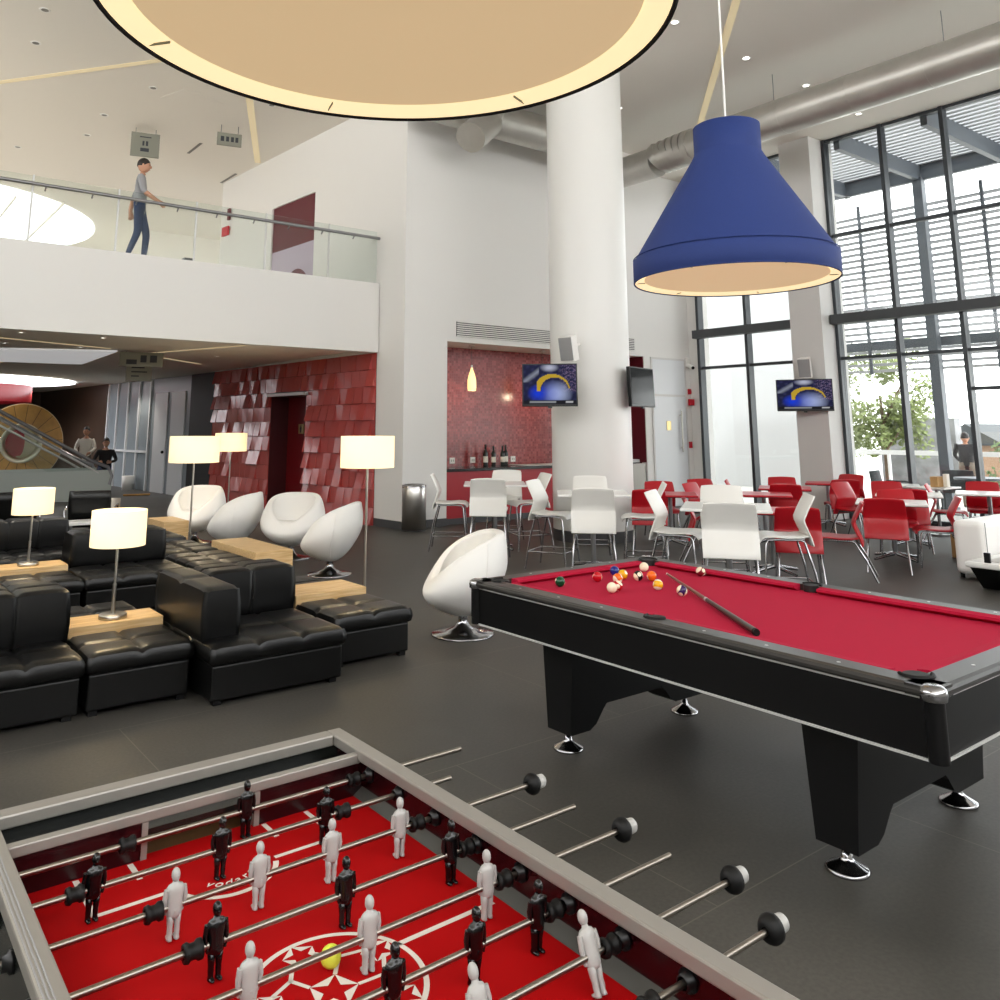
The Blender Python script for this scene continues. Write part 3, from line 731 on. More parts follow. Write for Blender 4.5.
SH = .35; BT = .66
def ottoman(loc, w, d, nx, ny, label, group='black leather ottomans of the lounge'):
    t = empty('ottoman', loc); tag(t, label, 'ottoman', group)
    MB().box(.008, w - .008, .008, d - .008, .03, .235).build('base', M_leather, t, .014, 3)
    pillow_top(0, w, 0, d, .236, SH + .005, nx, ny).build('quilted_seat', M_leather, t)
    for x in (.05, w - .05):
        for y in (.05, d - .05): MB().box(x - .025, x + .025, y - .025, y + .025, 0, .032).build('foot', M_blackpl, t)
    return t
def back_block(t, x0, x1, y0, y1, nx, ny, name):
    """upright bolster with vertical seams on its front and a quilted top"""
    o = pillow_top(x0, x1, y0, y1, SH - .02, BT, nx, ny, .022, .035).build(name, M_leather, t)
    return o
def sofa(loc, w, d, ncol, nrow, backs, label, front=-1):
    t = empty('sofa', loc); tag(t, label, 'sofa', 'black leather lounge sofas')
    MB().box(.008, w - .008, .008, d - .008, .03, .235).build('base', M_leather, t, .014, 3)
    pillow_top(0, w, 0, d, .236, SH + .005, ncol, nrow).build('quilted_seat', M_leather, t)
    for (n, x0, x1, y0, y1, nx, ny) in backs:
        # the upright cushions: one per column so their seams show on the face too
        for k in range(nx):
            a = x0 + (x1 - x0) * k / nx; b = x0 + (x1 - x0) * (k + 1) / nx
            pillow_top(a + .002, b - .002, y0 + .002, y1 - .002, SH - .03, BT, 1, ny, .018, .024, 12).build(n, M_leather, t)
    for x in (.06, w - .06):
        for y in (.06, d - .06): MB().box(x - .025, x + .025, y - .025, y + .025, 0, .032).build('foot', M_blackpl, t)
    return t
sofa((-.50, 5.42, 0), 1.80, .90, 6, 3, [('backrest', 0, 1.8, .46, .88, 6, 2)], 'black leather sofa cut by the photo edge, front row of the lounge')
ottoman((1.33, 5.43, 0), .61, .56, 2, 2, 'black ottoman in front of the table lamp, between the two front sofas')
sofa((1.97, 5.17, 0), .90, 1.15, 3, 3, [('armrest', .0, .225, .17, 1.13, 1, 2), ('backrest', .235, .885, .76, 1.13, 2, 2)], 'black leather corner sofa with an arm block, front row beside the ottoman')
ottoman((2.96, 5.45, 0), .62, .62, 2, 2, 'black ottoman at the open end of the front row by the floor lamp')
# second row, back to back with the first
ottoman((1.33, 6.35, 0), .61, .62, 2, 2, 'black ottoman behind the near wooden side table with the table lamp')
ottoman((2.96, 6.52, 0), .62, .60, 2, 2, 'black ottoman hidden behind the wooden table of the single floor lamp')
# third row
ottoman((1.30, 8.15, 0), .60, .58, 2, 2, 'black ottoman in front of the small far table lamp')
sofa((1.93, 8.15, 0), .92, 1.12, 3, 3, [('backrest', .02, .90, .74, 1.1, 2, 1)], 'black leather sofa right behind the shade of the near table lamp')
ottoman((2.93, 7.55, 0), .62, .62, 2, 2, 'black ottoman behind the top of the corner sofa backrest')
ottoman((2.93, 8.2, 0), .62, .95, 2, 3, 'long black ottoman in front of the wide wooden block table')
ottoman((2.93, 9.25, 0), .62, .95, 2, 3, 'long black ottoman at the foot of the middle floor lamp')
# fourth row
sofa((.3, 9.9, 0), 1.0, .95, 3, 3, [('backrest', 0, 1.0, .58, .93, 3, 1)], 'black leather sofa cut by the photo edge behind the small table lamp')
sofa((1.34, 9.9, 0), .9, .95, 3, 3, [('backrest', 0, .9, .58, .93, 3, 1)], 'black leather sofa behind the small table lamp, beside the office chair')
ottoman((3.0, 10.6, 0), .62, .95, 2, 3, 'black ottoman just before the small far wooden block')
# wooden tables
def wood_table(loc, w, d, h, label):
    o = MB().box(0, w, 0, d, 0.0, h).build('wooden_side_table', M_wood, None, .006); o.location = loc; tag(o, label, 'side table', 'light wooden block tables'); return o
wood_table((1.335, 6.01, 0), .60, .32, .395, 'light wooden side table carrying the near table lamp')
wood_table((2.95, 6.085, 0), .62, .42, .395, 'light wooden side table beside the single floor lamp at the sofa end')
wood_table((1.30, 8.755, 0), .60, .36, .395, 'light wooden side table carrying the small far table lamp')
wood_table((3.58, 8.35, 0), .42, 1.25, .40, 'wide light wooden block table in front of the white egg chairs')
wood_table((3.66, 11.6, 0), .34, .7, .42, 'small light wooden block before the farthest white egg chair')

# lamps of the lounge
def table_lamp(loc, h, label, s=1.):
    t = empty('table_lamp', loc); tag(t, label, 'lamp', 'lit table lamps of the lounge'); t.scale = (s, s, s)
    MB().lathe([(0, 0), (.088, 0), (.09, .006), (.09, .026), (.084, .03), (.02, .032), (0, .034)], 32).build('base', M_nickel, t)
    mb = MB(); mb.cyl((0, 0, .03), (0, 0, .22), .013, n=14); mb.cyl((0, 0, .22), (0, 0, h - .1), .0085, n=12); mb.build('pole', M_nickel, t)
    MB().lathe([(.178, h - .235), (.178, h), (.174, h), (.174, h - .235), (.178, h - .235)], 48).build('lamp_shade', M_shade, t)
    return t
table_lamp((1.635, 6.14, .395), .705, 'lit oval table lamp nearest, on the wooden side table behind the ottoman', 1.)
table_lamp((1.585, 8.92, .395), .70, 'small lit table lamp farther back, before the black sofa backs')
def floor_lamp(loc, h, label, r=.243, sh=.28):
    t = empty('floor_lamp', loc); tag(t, label, 'lamp', 'lit floor lamps of the lounge')
    MB().lathe([(0, 0), (.13, 0), (.135, .006), (.13, .018), (.015, .022), (0, .024)], 32).build('base', M_nickel, t)
    MB().cyl((0, 0, .02), (0, 0, h - .1), .0115, n=12).build('pole', M_nickel, t)
    MB().lathe([(r, h - sh), (r, h), (r - .004, h), (r - .004, h - sh), (r, h - sh)], 48).build('lamp_shade', M_shade, t)
    return t
floor_lamp((3.9, 6.68, 0), 1.585, 'lit floor lamp standing alone at the open end of the sofas')
floor_lamp((3.62, 10.45, 0), 1.56, 'lit floor lamp rising in front of the black wall end', .30, .32)
floor_lamp((5.37, 13.74, 0), 1.58, 'lit floor lamp farthest back, half covered by another lit shade', .26, .30)

# ------------------------------------------------------------------ white egg chairs
def egg_chair():
    t = empty('egg_chair'); n = 48; m = 18
    def rim(th):   # th: 0 = back
        c = math.cos(th)
        return .43 + .365 * (1 - (1 - (1 + c) / 2) ** 2.1)
    def RAD(th): return .375 - .045 * math.cos(2 * th)
    def pr(v):  # radius profile from the foot of the shell to its rim
        return (.30 + .70 * math.sin(min(1, (v / .62) ** .8) * PI / 2)) * (1 - .16 * max(0, (v - .6) / .4) ** 1.6) if v > 0 else .30
    rings = []
    z0 = .165
    def P(th, v, off):
        zr = rim(th); z = z0 + (zr - z0) * v; r = RAD(th) * pr(v) - off
        lean = .10 * max(0, (z - .35) / .45)
        return (r * math.sin(th), r * math.cos(th) + lean * .7, z)
    for k in range(m + 1):
        v = k / m; rings.append([P(2 * PI * i / n, v, 0) for i in range(n)])
    # rounded rim
    for (dv, off) in ((.03, .012), (.04, .035), (.03, .058), (0, .07)):
        rings.append([(lambda p: (p[0], p[1], p[2] + dv * .4))(P(2 * PI * i / n, 1, off)) for i in range(n)])
    for k in range(m, -1, -1):
        v = k / m
        ring = []
        for i in range(n):
            th = 2 * PI * i / n; zr = rim(th); zi = .33 + (zr - .33) * v
            vv = (zi - z0) / max(.01, zr - z0); p = P(th, vv, .07); ring.append((p[0], p[1], zi))
        rings.append(ring)
    MB().rings(rings, True).build('shell', M_whleather, t)
    # piping seams
    mb = MB()
    for th in (PI * .42, -PI * .42):
        mb.tube([P(th, v / 10, -.002) for v in range(1, 11)], .005, 6)
    mb.build('seam_piping', M_whleather, t)
    # cushion
    cr = []
    for (s, z) in ((.15, .36), (.99, .37), (1.04, .40), (1.0, .44), (.88, .46), (.4, .47), (.02, .472)):
        cr.append([((RAD(2 * PI * i / n) - .085) * s * math.sin(2 * PI * i / n) * .96, ((RAD(2 * PI * i / n) - .085) * s * math.cos(2 * PI * i / n) * .96) - .012, z) for i in range(n)])
    MB().rings(cr, True).build('seat_cushion', M_whleather, t)
    MB().lathe([(0, 0), (.255, 0), (.26, .006), (.25, .016), (.15, .03), (.07, .06), (.04, .10), (.036, .15), (.06, .166), (0, .167)], 48).build('pedestal', M_chrome, t)
    return t
E0 = egg_chair()
def egg(loc, rz, label, first=[1]):
    o = E0 if first else None
    if first: first.pop(); o.location = loc; o.rotation_euler = (0, 0, rz)
    else: o = copy_tree(E0, loc, rz)
    tag(o, label, 'armchair', 'white egg chairs')
# local front = -Y
egg((4.27, 5.72, 0), R(-118), 'white leather egg chair standing alone between the sofas and the pool table')
egg((4.72, 8.89, 0), R(-132), 'white egg chair seen from the side, first of the row near the single floor lamp')
egg((4.9, 10.3, 0), R(-45), 'white egg chair turned to the room, second of the row behind the block table')
egg((4.42, 11.05, 0), R(-132), 'white egg chair seen from the side, third of the row before the red tiles')
egg((4.4, 12.5, 0), R(-45), 'white egg chair farthest back in the row beside the middle floor lamp')

# ------------------------------------------------------------------ shell chairs, stools and cafe tables
def bent_panel(prof, widths, th, bow):
    """prof: (y,z) polyline swept across x; widths: half width at each station; slight cylindrical bow"""
    nx = 8; rings = []
    pts = [Vector((p[0], p[1])) for p in prof]; m = len(pts)
    nrm = []
    for i in range(m):
        d = (pts[min(i + 1, m - 1)] - pts[max(i - 1, 0)]).normalized(); nrm.append(Vector((-d.y, d.x)))
    for i in range(m):
        ring = []
        for sgn in (1, -1):
            for k in range(nx + 1):
                u = -1 + 2 * k / nx
                if sgn < 0: u = -u
                off = th / 2 * sgn * (1 if abs(u) < .99 else .55) + bow[i] * (u * u)
                q = pts[i] + nrm[i] * off
                ring.append((u * widths[i], q.x, q.y))
        rings.append(ring)
    return MB().rings(rings, True)
def shell_chair(name, zs, shell, leg, label, cat, stool):
    t = empty(name); tag(t, label, cat)
    # local front = -Y ; back at +Y. seat z = zs
    bp = [(.235, -.085), (.215, -.02), (.175, .06), (.145, .125), (.14, .16), (.165, .22), (.20, .29), (.235, .355), (.25, .385)]
    bw = [.235, .236, .238, .236, .234, .232, .228, .222, .212]
    bent_panel([(y, zs + z) for y, z in bp], bw, .026, [-.0, -.005, -.012, -.02, -.022, -.024, -.025, -.026, -.026]).build('backrest', shell, t, .004)
    sp = [(.20, .0), (.12, -.012), (0, -.014), (-.12, -.006), (-.2, -.01), (-.235, -.03), (-.25, -.06)]
    bent_panel([(y, zs + z) for y, z in sp], [.21, .222, .23, .232, .23, .225, .215], .026, [0] * 7).build('seat', shell, t, .004)
    for sx in (-1, 1):
        x = sx * .2
        fs = sx * (.045 if stool else .03); k = .05 if stool else .03
        MB().tube([(x * .95, .16, zs - .03), (x, -.1, zs - .035), (x, -.17, zs - .04), (x + fs * .15, -.19, zs - .07), (x + fs * .6, -.19 - k * .5, zs * .45), (x + fs, -.19 - k, 0)], .011, 10).build('leg', leg, t)
        MB().tube([(x, -.02, zs - .035), (x, .12, zs - .035), (x, .16, zs - .05), (x + fs * .5, .2 + (.03 if stool else .06), zs * .5), (x + fs, .22 + (.06 if stool else .14), 0)], .011, 10).build('leg', leg, t)
    if stool:
        h = .2; f = 1 - h / zs; xx = .2 + .045 * f; yf = -.19 - .05 * f; yb = .21 + .06 * f
        MB().tube([(-xx, yb, h), (-xx, yf, h), (xx, yf, h), (xx, yb, h), (-xx, yb, h)], .008, 8).build('footrest', leg, t)
    else:
        MB().tube([(-.19, -.02, zs - .045), (.19, -.02, zs - .045)], .008, 8).build('cross_bar', leg, t)
    return t
S0 = shell_chair('bar_stool', .645, M_whitepl, M_chrome, 'x', 'stool', True)
C0 = shell_chair('cafe_chair', .455, M_redpl, M_chrome, 'x', 'chair', False)
used = {'s': 0, 'c': 0}
def place(kind, x, y, tx, ty, label, group):
    """stand a chair at x,y with its front turned to tx,ty"""
    src = S0 if kind == 's' else C0
    rz = math.atan2(ty - y, tx - x) + PI / 2
    if not used[kind]: o = src; o.location = (x, y, 0); o.rotation_euler = (0, 0, rz)
    else: o = copy_tree(src, (x, y, 0), rz)
    used[kind] = 1; o['label'] = label; o['group'] = group
def cafe_table(x, y, rz, h, w, d, top, label, group):
    t = empty('cafe_table', (x, y, 0), rz); tag(t, label, 'table', group)
    MB().box(-w / 2, w / 2, -d / 2, d / 2, h - .028, h).build('tabletop', top, t, .008)
    if top is M_redtop or top is M_whitetop and h < .8:
        MB().box(-w / 2 + .004, w / 2 - .004, -d / 2 + .004, d / 2 - .004, h - .034, h - .027).build('edge_band', M_blackpl, t)
    MB().cyl((0, 0, .06), (0, 0, h - .03), .03, n=16).build('post', M_steel, t)
    MB().box(-.16, .16, -.16, .16, h - .05, h - .034).build('mounting_plate', M_blackpl, t)
    for k in range(4):
        a = R(45 + 90 * k); c, s = math.cos(a), math.sin(a)
        MB().tube([(c * .02, s * .02, .085), (c * .2, s * .2, .055), (c * .34, s * .34, .03)], [.026, .02, .016], 8).build('foot', M_chrome, t)
    return t
gs = 'white bar stools around the high tables'
place('s', 7.02, 9.70, 7.5, 9.3, 'white bar stool on the trash can side of the high table nearest the bar', gs)
place('s', 6.86, 8.62, 7.5, 9.3, 'white bar stool seen from behind at the high table nearest the bar', gs)
place('s', 8.13, 9.85, 7.5, 9.3, 'white bar stool facing us at the high table nearest the bar', gs)
place('s', 7.97, 9.12, 7.5, 9.3, 'white bar stool at the column side of the high table nearest the bar', gs)
cafe_table(7.5, 9.3, R(-38), .90, .86, .86, M_whitetop, 'white high table nearest the bar niche among white stools', 'white high tables')
place('s', 7.13, 7.7, 7.35, 7.25, 'white bar stool in side view left of the middle high table before the column', gs)
place('s', 6.68, 6.58, 7.35, 7.25, 'white bar stool seen from behind right in front of the round column', gs)
place('s', 8.0, 7.92, 7.35, 7.25, 'white bar stool facing us close against the round column', gs)
place('s', 7.76, 6.82, 7.35, 7.25, 'white bar stool in side view between the column table and the front white table', gs)
cafe_table(7.35, 7.25, R(-42), .90, .84, .84, M_whitetop, 'white high table directly in front of the round column', 'white high tables')
place('s', 6.91, 5.62, 7.12, 5.18, 'white bar stool in side view at the near end of the pool cue tip', gs)
place('s', 6.38, 4.62, 7.12, 5.18, 'large white bar stool seen from behind over the far pool table rail', gs)
place('s', 7.8, 5.72, 7.12, 5.18, 'white bar stool peeking over the back of the largest white stool', gs)
place('s', 7.47, 4.80, 7.12, 5.18, 'white bar stool in side view against the red chairs by the pool pocket', gs)
cafe_table(7.12, 5.18, R(-55), .90, .84, .84, M_whitetop, 'white high table nearest the pool table', 'white high tables')

gc = 'red cafe chairs of the window tables'
gt = 'red topped cafe tables'; gw = 'white topped cafe tables'
cafe_table(9.75, 8.05, R(-49), .73, .76, .76, M_redtop, 'red topped table beside the round column', gt)
place('c', 9.08, 7.86, 9.8, 8.45, 'red chair seen from behind at the red table beside the column', gc)
place('c', 10.0, 7.42, 9.75, 8.05, 'red chair in side view under the white high table nearest the pool', gc)
place('c', 10.28, 8.65, 9.75, 8.05, 'red chair facing us behind the red table beside the column', gc)
cafe_table(10.82, 7.22, R(-56), .73, .76, .76, M_redtop, 'red topped table behind the largest white stool', gt)
place('c', 10.62, 8.08, 10.75, 7.3, 'red chair leaning left of the red table behind the largest white stool', gc)
place('c', 11.35, 8.6, 10.75, 7.3, 'red chair whose top edge shows just above the white high table', gc)
cafe_table(12.2, 7.75, R(-58), .73, .78, .78, M_redtop, 'red topped table before the narrow window and grey pillar', gt)
place('c', 11.6, 7.36, 12.2, 7.75, 'red chair seen from behind right below the pillar television', gc)
place('c', 12.85, 8.2, 12.2, 7.75, 'red chair facing us beyond the table below the pillar television', gc)
place('c', 11.85, 8.28, 12.2, 7.75, 'red chair in side view left of the table below the pillar television', gc)
cafe_table(8.85, 5.82, R(-59), .72, .78, .78, M_redtop, 'red topped table just behind the side view white stool at the pool pocket', gt)
place('c', 8.36, 5.2, 8.95, 5.62, 'red chair seen from behind, close behind the side view white stool', gc)
place('c', 9.25, 5.22, 8.9, 5.9, 'red chair in three-quarter view standing out into the aisle', gc)
place('c', 8.35, 6.35, 8.85, 5.8, 'red chair in side view at the far left of the aisle red table', gc)
cafe_table(10.98, 5.46, R(-64), .73, .82, .78, M_whitetop, 'white topped table carrying light between the red aisle chairs', gw)
place('c', 10.2, 5.16, 11.1, 5.6, 'red chair seen squarely from behind at the white aisle table', gc)
place('c', 11.3, 5.55, 10.75, 5.25, 'red chair facing us across the white aisle table', gc)
place('c', 10.92, 4.90, 10.5, 5.63, 'red chair in side view next to the white couch', gc)
cafe_table(12.5, 5.95, R(-65), .73, .85, .8, M_whitetop, 'white topped table behind the white aisle table', gw)
place('c', 12.02, 5.74, 12.4, 5.95, 'red chair with only its back edge showing before the second white table', gc)
place('c', 13.08, 6.5, 12.4, 5.95, 'red chair facing us beyond the second white table', gc)
place('c', 12.5, 6.75, 12.4, 5.95, 'red chair in side view left of the second white table', gc)
cafe_table(13.55, 5.3, R(-68), .73, .85, .8, M_whitetop, 'white topped table under the window behind the white couch', gw)
place('c', 14.15, 5.6, 13.5, 5.3, 'red chair facing us at the window table behind the white couch', gc)
place('c', 13.1, 4.82, 13.6, 5.3, 'red chair cut by the photo edge above the white couch', gc)
place('c', 13.3, 5.78, 13.5, 5.3, 'red chair in side view beside the window table behind the couch', gc)
cafe_table(13.9, 8.0, R(-61), .73, .7, .7, M_redtop, 'red topped table in the corner below the grey pillar', gt)
place('c', 14.5, 8.0, 13.9, 7.95, 'red chair facing us in the corner below the grey pillar', gc)
place('c', 13.35, 7.45, 13.9, 8.0, 'red chair seen from behind at the corner table below the pillar', gc)
cafe_table(14.3, 7.0, R(-63), .73, .7, .7, M_whitetop, 'small white topped table at the foot of the glazed wall', gw)
# things on the tables
o = MB().box(-.10, .10, -.06, .06, 0, .16).build('paper_carton', M_box, None, .01); o.location = (14.0, 6.1, 0.0); tag(o, 'brown carton standing on the small tray table at the window', 'box')
t = empty('tray_table', (14.05, 6.25, 0)); tag(t, 'small white tray table with a brown carton by the window', 'table')
MB().box(-.3, .3, -.25, .25, .72, .745).build('tabletop', M_whitetop, t, .006); MB().cyl((0, 0, .03), (0, 0, .72), .025, n=12).build('post', M_steel, t); MB().cyl((0, 0, 0), (0, 0, .03), .2, n=24).build('base', M_steel, t)
o.location = (14.02, 6.22, .745)
o = MB().box(-.05, .05, -.03, .03, 0, .2).build('menu_holder', M_paper, None, .004); o.location = (14.13, 6.12, .745); tag(o, 'upright pale card holder next to the brown carton', 'card holder')
o = MB().box(-.16, .16, -.13, .13, 0, .34).build('cardboard_box', M_box, None, .01); o.location = (11.95, 5.0, 0); tag(o, 'tan box standing on the floor under the white aisle tables', 'box')

# white couch and the low game console on the right
t = empty('white_couch', (10.24, 4.10, 0)); tag(t, 'white leather couch end with rounded back cut by the photo edge', 'sofa')
MB().box(0, 1.7, 0, .33, .05, .63).build('backrest', M_whleather, t, .06, 4)
mb = MB(); mb.tube([(.05, -.002, .1), (.05, -.002, .62)], .004, 6); mb.build('seam', M_greypl, t)
for y in (.08, .3): MB().cyl((.1, y, 0), (.1, y, .06), .025, n=10).build('foot', M_blackpl, t); MB().cyl((1.6, y, 0), (1.6, y, .06), .025, n=10).build('foot', M_blackpl, t)
t = empty('game_console', (9.50, 4.02, 0)); tag(t, 'low black game console with a glossy white top at the photo edge', 'game table')
MB().prism([(.30, 0), (1.2, 0), (1.42, .24), (.03, .24)], 'y', -1.5, -.04).build('console_body', M_laminate_black, t, .015)
MB().box(0, 1.45, -1.54, 0, .24, .30).build('console_top', M_whitetop, t, .02)
MB().box(.14, 1.3, -1.4, -.14, .3005, .304).build('play_surface', M_alu, t)
MB().box(.03, .06, -.24, -.18, .30, .40).build('score_post', M_blackpl, t, .005)

# trash can
t = empty('trash_can', (7.78, 11.78, 0)); tag(t, 'tall cylindrical stainless steel trash can against the white wall', 'trash can')
MB().lathe([(0, .015), (.2, .015), (.2, .7), (.195, .71)], 40).build('can_body', M_can, t)
MB().lathe([(.203, 0), (.203, .02), (0, .02)], 40).build('base_ring', M_blackpl, t)
MB().lathe([(.201, .69), (.204, .735), (.17, .745), (.165, .70)], 40).build('rim', M_chrome, t)

# ------------------------------------------------------------------ pool table
PX0, PX1, PY0, PY1 = 2.99, 4.50, 1.385, 3.945
cxp, cyp = (PX0 + PX1) / 2, (PY0 + PY1) / 2
pw, pl = (PX1 - PX0) / 2, (PY1 - PY0) / 2
t = POOL = empty('pool_table', (cxp, cyp, 0)); tag(t, 'black pool table with red cloth and chrome corner caps', 'pool table')
def frame(mb, xo, yo, xi, yi, z0, z1):
    mb.box(-xo, xo, -yo, -yi, z0, z1); mb.box(-xo, xo, yi, yo, z0, z1); mb.box(-xo, -xi, -yi, yi, z0, z1); mb.box(xi, xo, -yi, yi, z0, z1)
MB().box(-pw + .025, pw - .025, -pl + .025, pl - .025, .565, .765).build('cabinet_apron', M_laminate_black, t, .006)
# slanted rounded outer rail profile swept round the table
RW = .135
def rail_ring(off_z):
    return [(-pw + off_z[0], -pl + off_z[0], off_z[1]), (pw - off_z[0], -pl + off_z[0], off_z[1]), (pw - off_z[0], pl - off_z[0], off_z[1]), (-pw + off_z[0], pl - off_z[0], off_z[1])]
# rails run between the pockets: two halves on each long side, one on each short side
prof = [(.006, .768), (0, .775), (.0, .786), (.008, .796), (.022, .801), (RW - .02, .801), (RW - .02, .765)]
PK = .075
def rail(mb, ax, side_, a, b, pf):
    vs = []
    for s in (a, b):
        for (o, z) in pf:
            p = (side_ * (pw - o), s, z) if ax == 'y' else (s, side_ * (pl - o), z)
            vs.append(p)
    n = len(pf)
    fs = [(i, i + 1, n + i + 1, n + i) for i in range(n - 1)] + [(n - 1, 0, n, 2 * n - 1)]
    mb.add(vs, fs); mb.add(vs[:n], [tuple(range(n))]); mb.add(vs[n:], [tuple(range(n))])
cush = [(RW - .022, .765), (RW - .022, .8), (RW - .005, .801), (RW + .035, .796), (RW + .038, .784), (RW + .012, .768)]
for sx in (-1, 1):
    for (a, b) in ((-pl + .005, -.0), (.0, pl - .005)):
        mb = MB(); rail(mb, 'y', sx, a, b, prof); mb.build('rail', M_rail, t)
        mb = MB(); rail(mb, 'y', sx, (a + RW + .085 if a < -.5 else .065), (b - RW - .085 if b > .5 else -.065), cush); mb.build('cushion', M_cloth, t)
for sy in (-1, 1):
    mb = MB(); rail(mb, 'x', sy, -pw + .005, pw - .005, prof); mb.build('rail', M_rail, t)
    mb = MB(); rail(mb, 'x', sy, -pw + RW + .085, pw - RW - .085, cush); mb.build('cushion', M_cloth, t)
MB().box(-pw + RW - .03, pw - RW + .03, -pl + RW - .03, pl - RW + .03, .745, .7675).build('playing_cloth', M_cloth, t)
mb = MB(); frame(mb, pw - .018, pl - .018, pw - .03, pl - .03, .757, .766); mb.build('silver_trim', M_trim, t)
mb = MB(); frame(mb, pw - .018, pl - .018, pw - .03, pl - .03, .563, .571); mb.build('silver_trim', M_trim, t)
for sx in (-1, 1):
    for sy in (-1, 1):
        # corner cap, black corner strip and pocket
        mb = MB()
        px_, py_ = sx * (pw - .032), sy * (pl - .032)
        mb.lathe([(0, .8055), (.026, .8055), (.04, .798), (.045, .782), (.043, .76), (.034, .754), (0, .754)], 24, (px_, py_, 0)); mb.build('corner_cap', M_chrome, t)
        MB().cyl((px_, py_, .566), (px_, py_, .757), .033, n=24).build('corner_strip', M_laminate_black, t)
        qx, qy = sx * (pw - RW + .004), sy * (pl - RW + .004)
        MB().cyl((qx, qy, .74), (qx, qy, .8025), .045, n=28).build('pocket_hole', M_black, t)
        mb = MB(); a0 = math.atan2(sy, sx)
        mb.tube([(qx + .054 * math.cos(a0 + R(d)), qy + .054 * math.sin(a0 + R(d)), .802) for d in range(-95, 96, 10)], .008, 8); mb.build('pocket_rim', M_rubber, t)
    qx = sx * (pw - RW + .03)
    MB().cyl((qx, 0, .74), (qx, 0, .8025), .044, n=28).build('pocket_hole', M_black, t)
    mb = MB(); a0 = 0 if sx > 0 else PI
    mb.tube([(qx + .05 * math.cos(a0 + R(d)), .05 * math.sin(a0 + R(d)), .802) for d in range(-90, 91, 10)], .008, 8); mb.build('pocket_rim', M_rubber, t)
# sights
mb = MB()
for sx in (-1, 1):
    for k in range(-3, 4):
        if k: mb.cyl((sx * (pw - .06), k * pl * .235, .80), (sx * (pw - .06), k * pl * .235, .8025), .007, n=10)
for sy in (-1, 1):
    for k in (-1, 0, 1): mb.cyl((k * pw * .45, sy * (pl - .06), .80), (k * pw * .45, sy * (pl - .06), .8025), .007, n=10)
mb.build('sight_dots', M_trim, t)
mb = MB(); mb.lathe([(0, 0), (.055, 0), (.055, .006), (0, .006)], 28, M=Matrix.Translation((.06, -pl + .026, .69)) @ Matrix.Rotation(R(90), 4, 'X')); mb.build('maker_badge', M_trim, t)
# leg panels
leg_out = [(-.565, .57), (-.565, .095), (-.42, .095), (-.375, .12), (-.325, .185), (-.30, .21), (.15, .21), (.18, .185), (.23, .13), (.27, .11), (.52, .11), (.52, .57)]
for y in (cyp - 1.9, ):
    pass
for ly in (1.90, 3.42):
    y = ly - cyp
    mb = MB()
    vs = []
    for s, k in ((-1, 1), (1, 1)):
        for (x, z) in leg_out:
            th = .085 + .035 * (z - .1) / .47
            vs.append((x, y + s * th, z))
    n = len(leg_out)
    mb.add(vs, [(i, (i + 1) % n, n + (i + 1) % n, n + i) for i in range(n)])
    for b in (0, n):   # faces split into convex pieces
        q = [b + i for i in range(n)]
        for f in ((q[0], q[1], q[2], q[3], q[4], q[5]), (q[0], q[5], q[6], q[11]), (q[6], q[7], q[8], q[9], q[10], q[11])): mb.add([vs[i] for i in f], [tuple(range(len(f)))])
    mb.build('leg', M_laminate_black, t)
    for x in (-.50, .45):
        MB().lathe([(0, 0), (.078, 0), (.082, .006), (.074, .014), (.03, .036), (.02, .05), (.02, .062), (.013, .066), (.013, .11), (0, .11)], 28, (x, y, 0)).build('levelling_foot', M_chrome, t)

# balls
def ball_mat(name, col, stripe=False):
    m = bpy.data.materials.new(name); m.use_nodes = True; nt = m.node_tree; b = nt.nodes['Principled BSDF']
    b.inputs['Roughness'].default_value = .08; b.inputs['Base Color'].default_value = col
    tc = nt.nodes.new('ShaderNodeTexCoord'); sx = nt.nodes.new('ShaderNodeSeparateXYZ'); nt.links.new(tc.outputs['Object'], sx.inputs[0])
    def math_(op, a, b_=None):
        n = nt.nodes.new('ShaderNodeMath'); n.operation = op
        if isinstance(a, float): n.inputs[0].default_value = a
        else: nt.links.new(a, n.inputs[0])
        if b_ is not None: n.inputs[1].default_value = b_
        return n.outputs[0]
    ivory = rgb(240, 228, 200)
    dot = math_('GREATER_THAN', math_('ABSOLUTE', sx.outputs[1]), .0255)
    mx = nt.nodes.new('ShaderNodeMix'); mx.data_type = 'RGBA'; mx.inputs['A'].default_value = col; mx.inputs['B'].default_value = ivory
    if stripe:
        band = math_('GREATER_THAN', math_('ABSOLUTE', sx.outputs[2]), .016)
        mxx = math_('MAXIMUM', band); nt.links.new(dot, mxx.node.inputs[1]); nt.links.new(mxx, mx.inputs['Factor'])
    else: nt.links.new(dot, mx.inputs['Factor'])
    nt.links.new(mx.outputs['Result'], b.inputs['Base Color'])
    return m
BR = .0286; BZ = .7675 + BR
Y_, B_, R_, P_, O_, G_, K_, W_ = rgb(236, 176, 20), rgb(24, 36, 120), rgb(190, 20, 34), rgb(50, 24, 80), rgb(236, 104, 20), rgb(10, 76, 44), rgb(12, 12, 14), rgb(240, 228, 200)
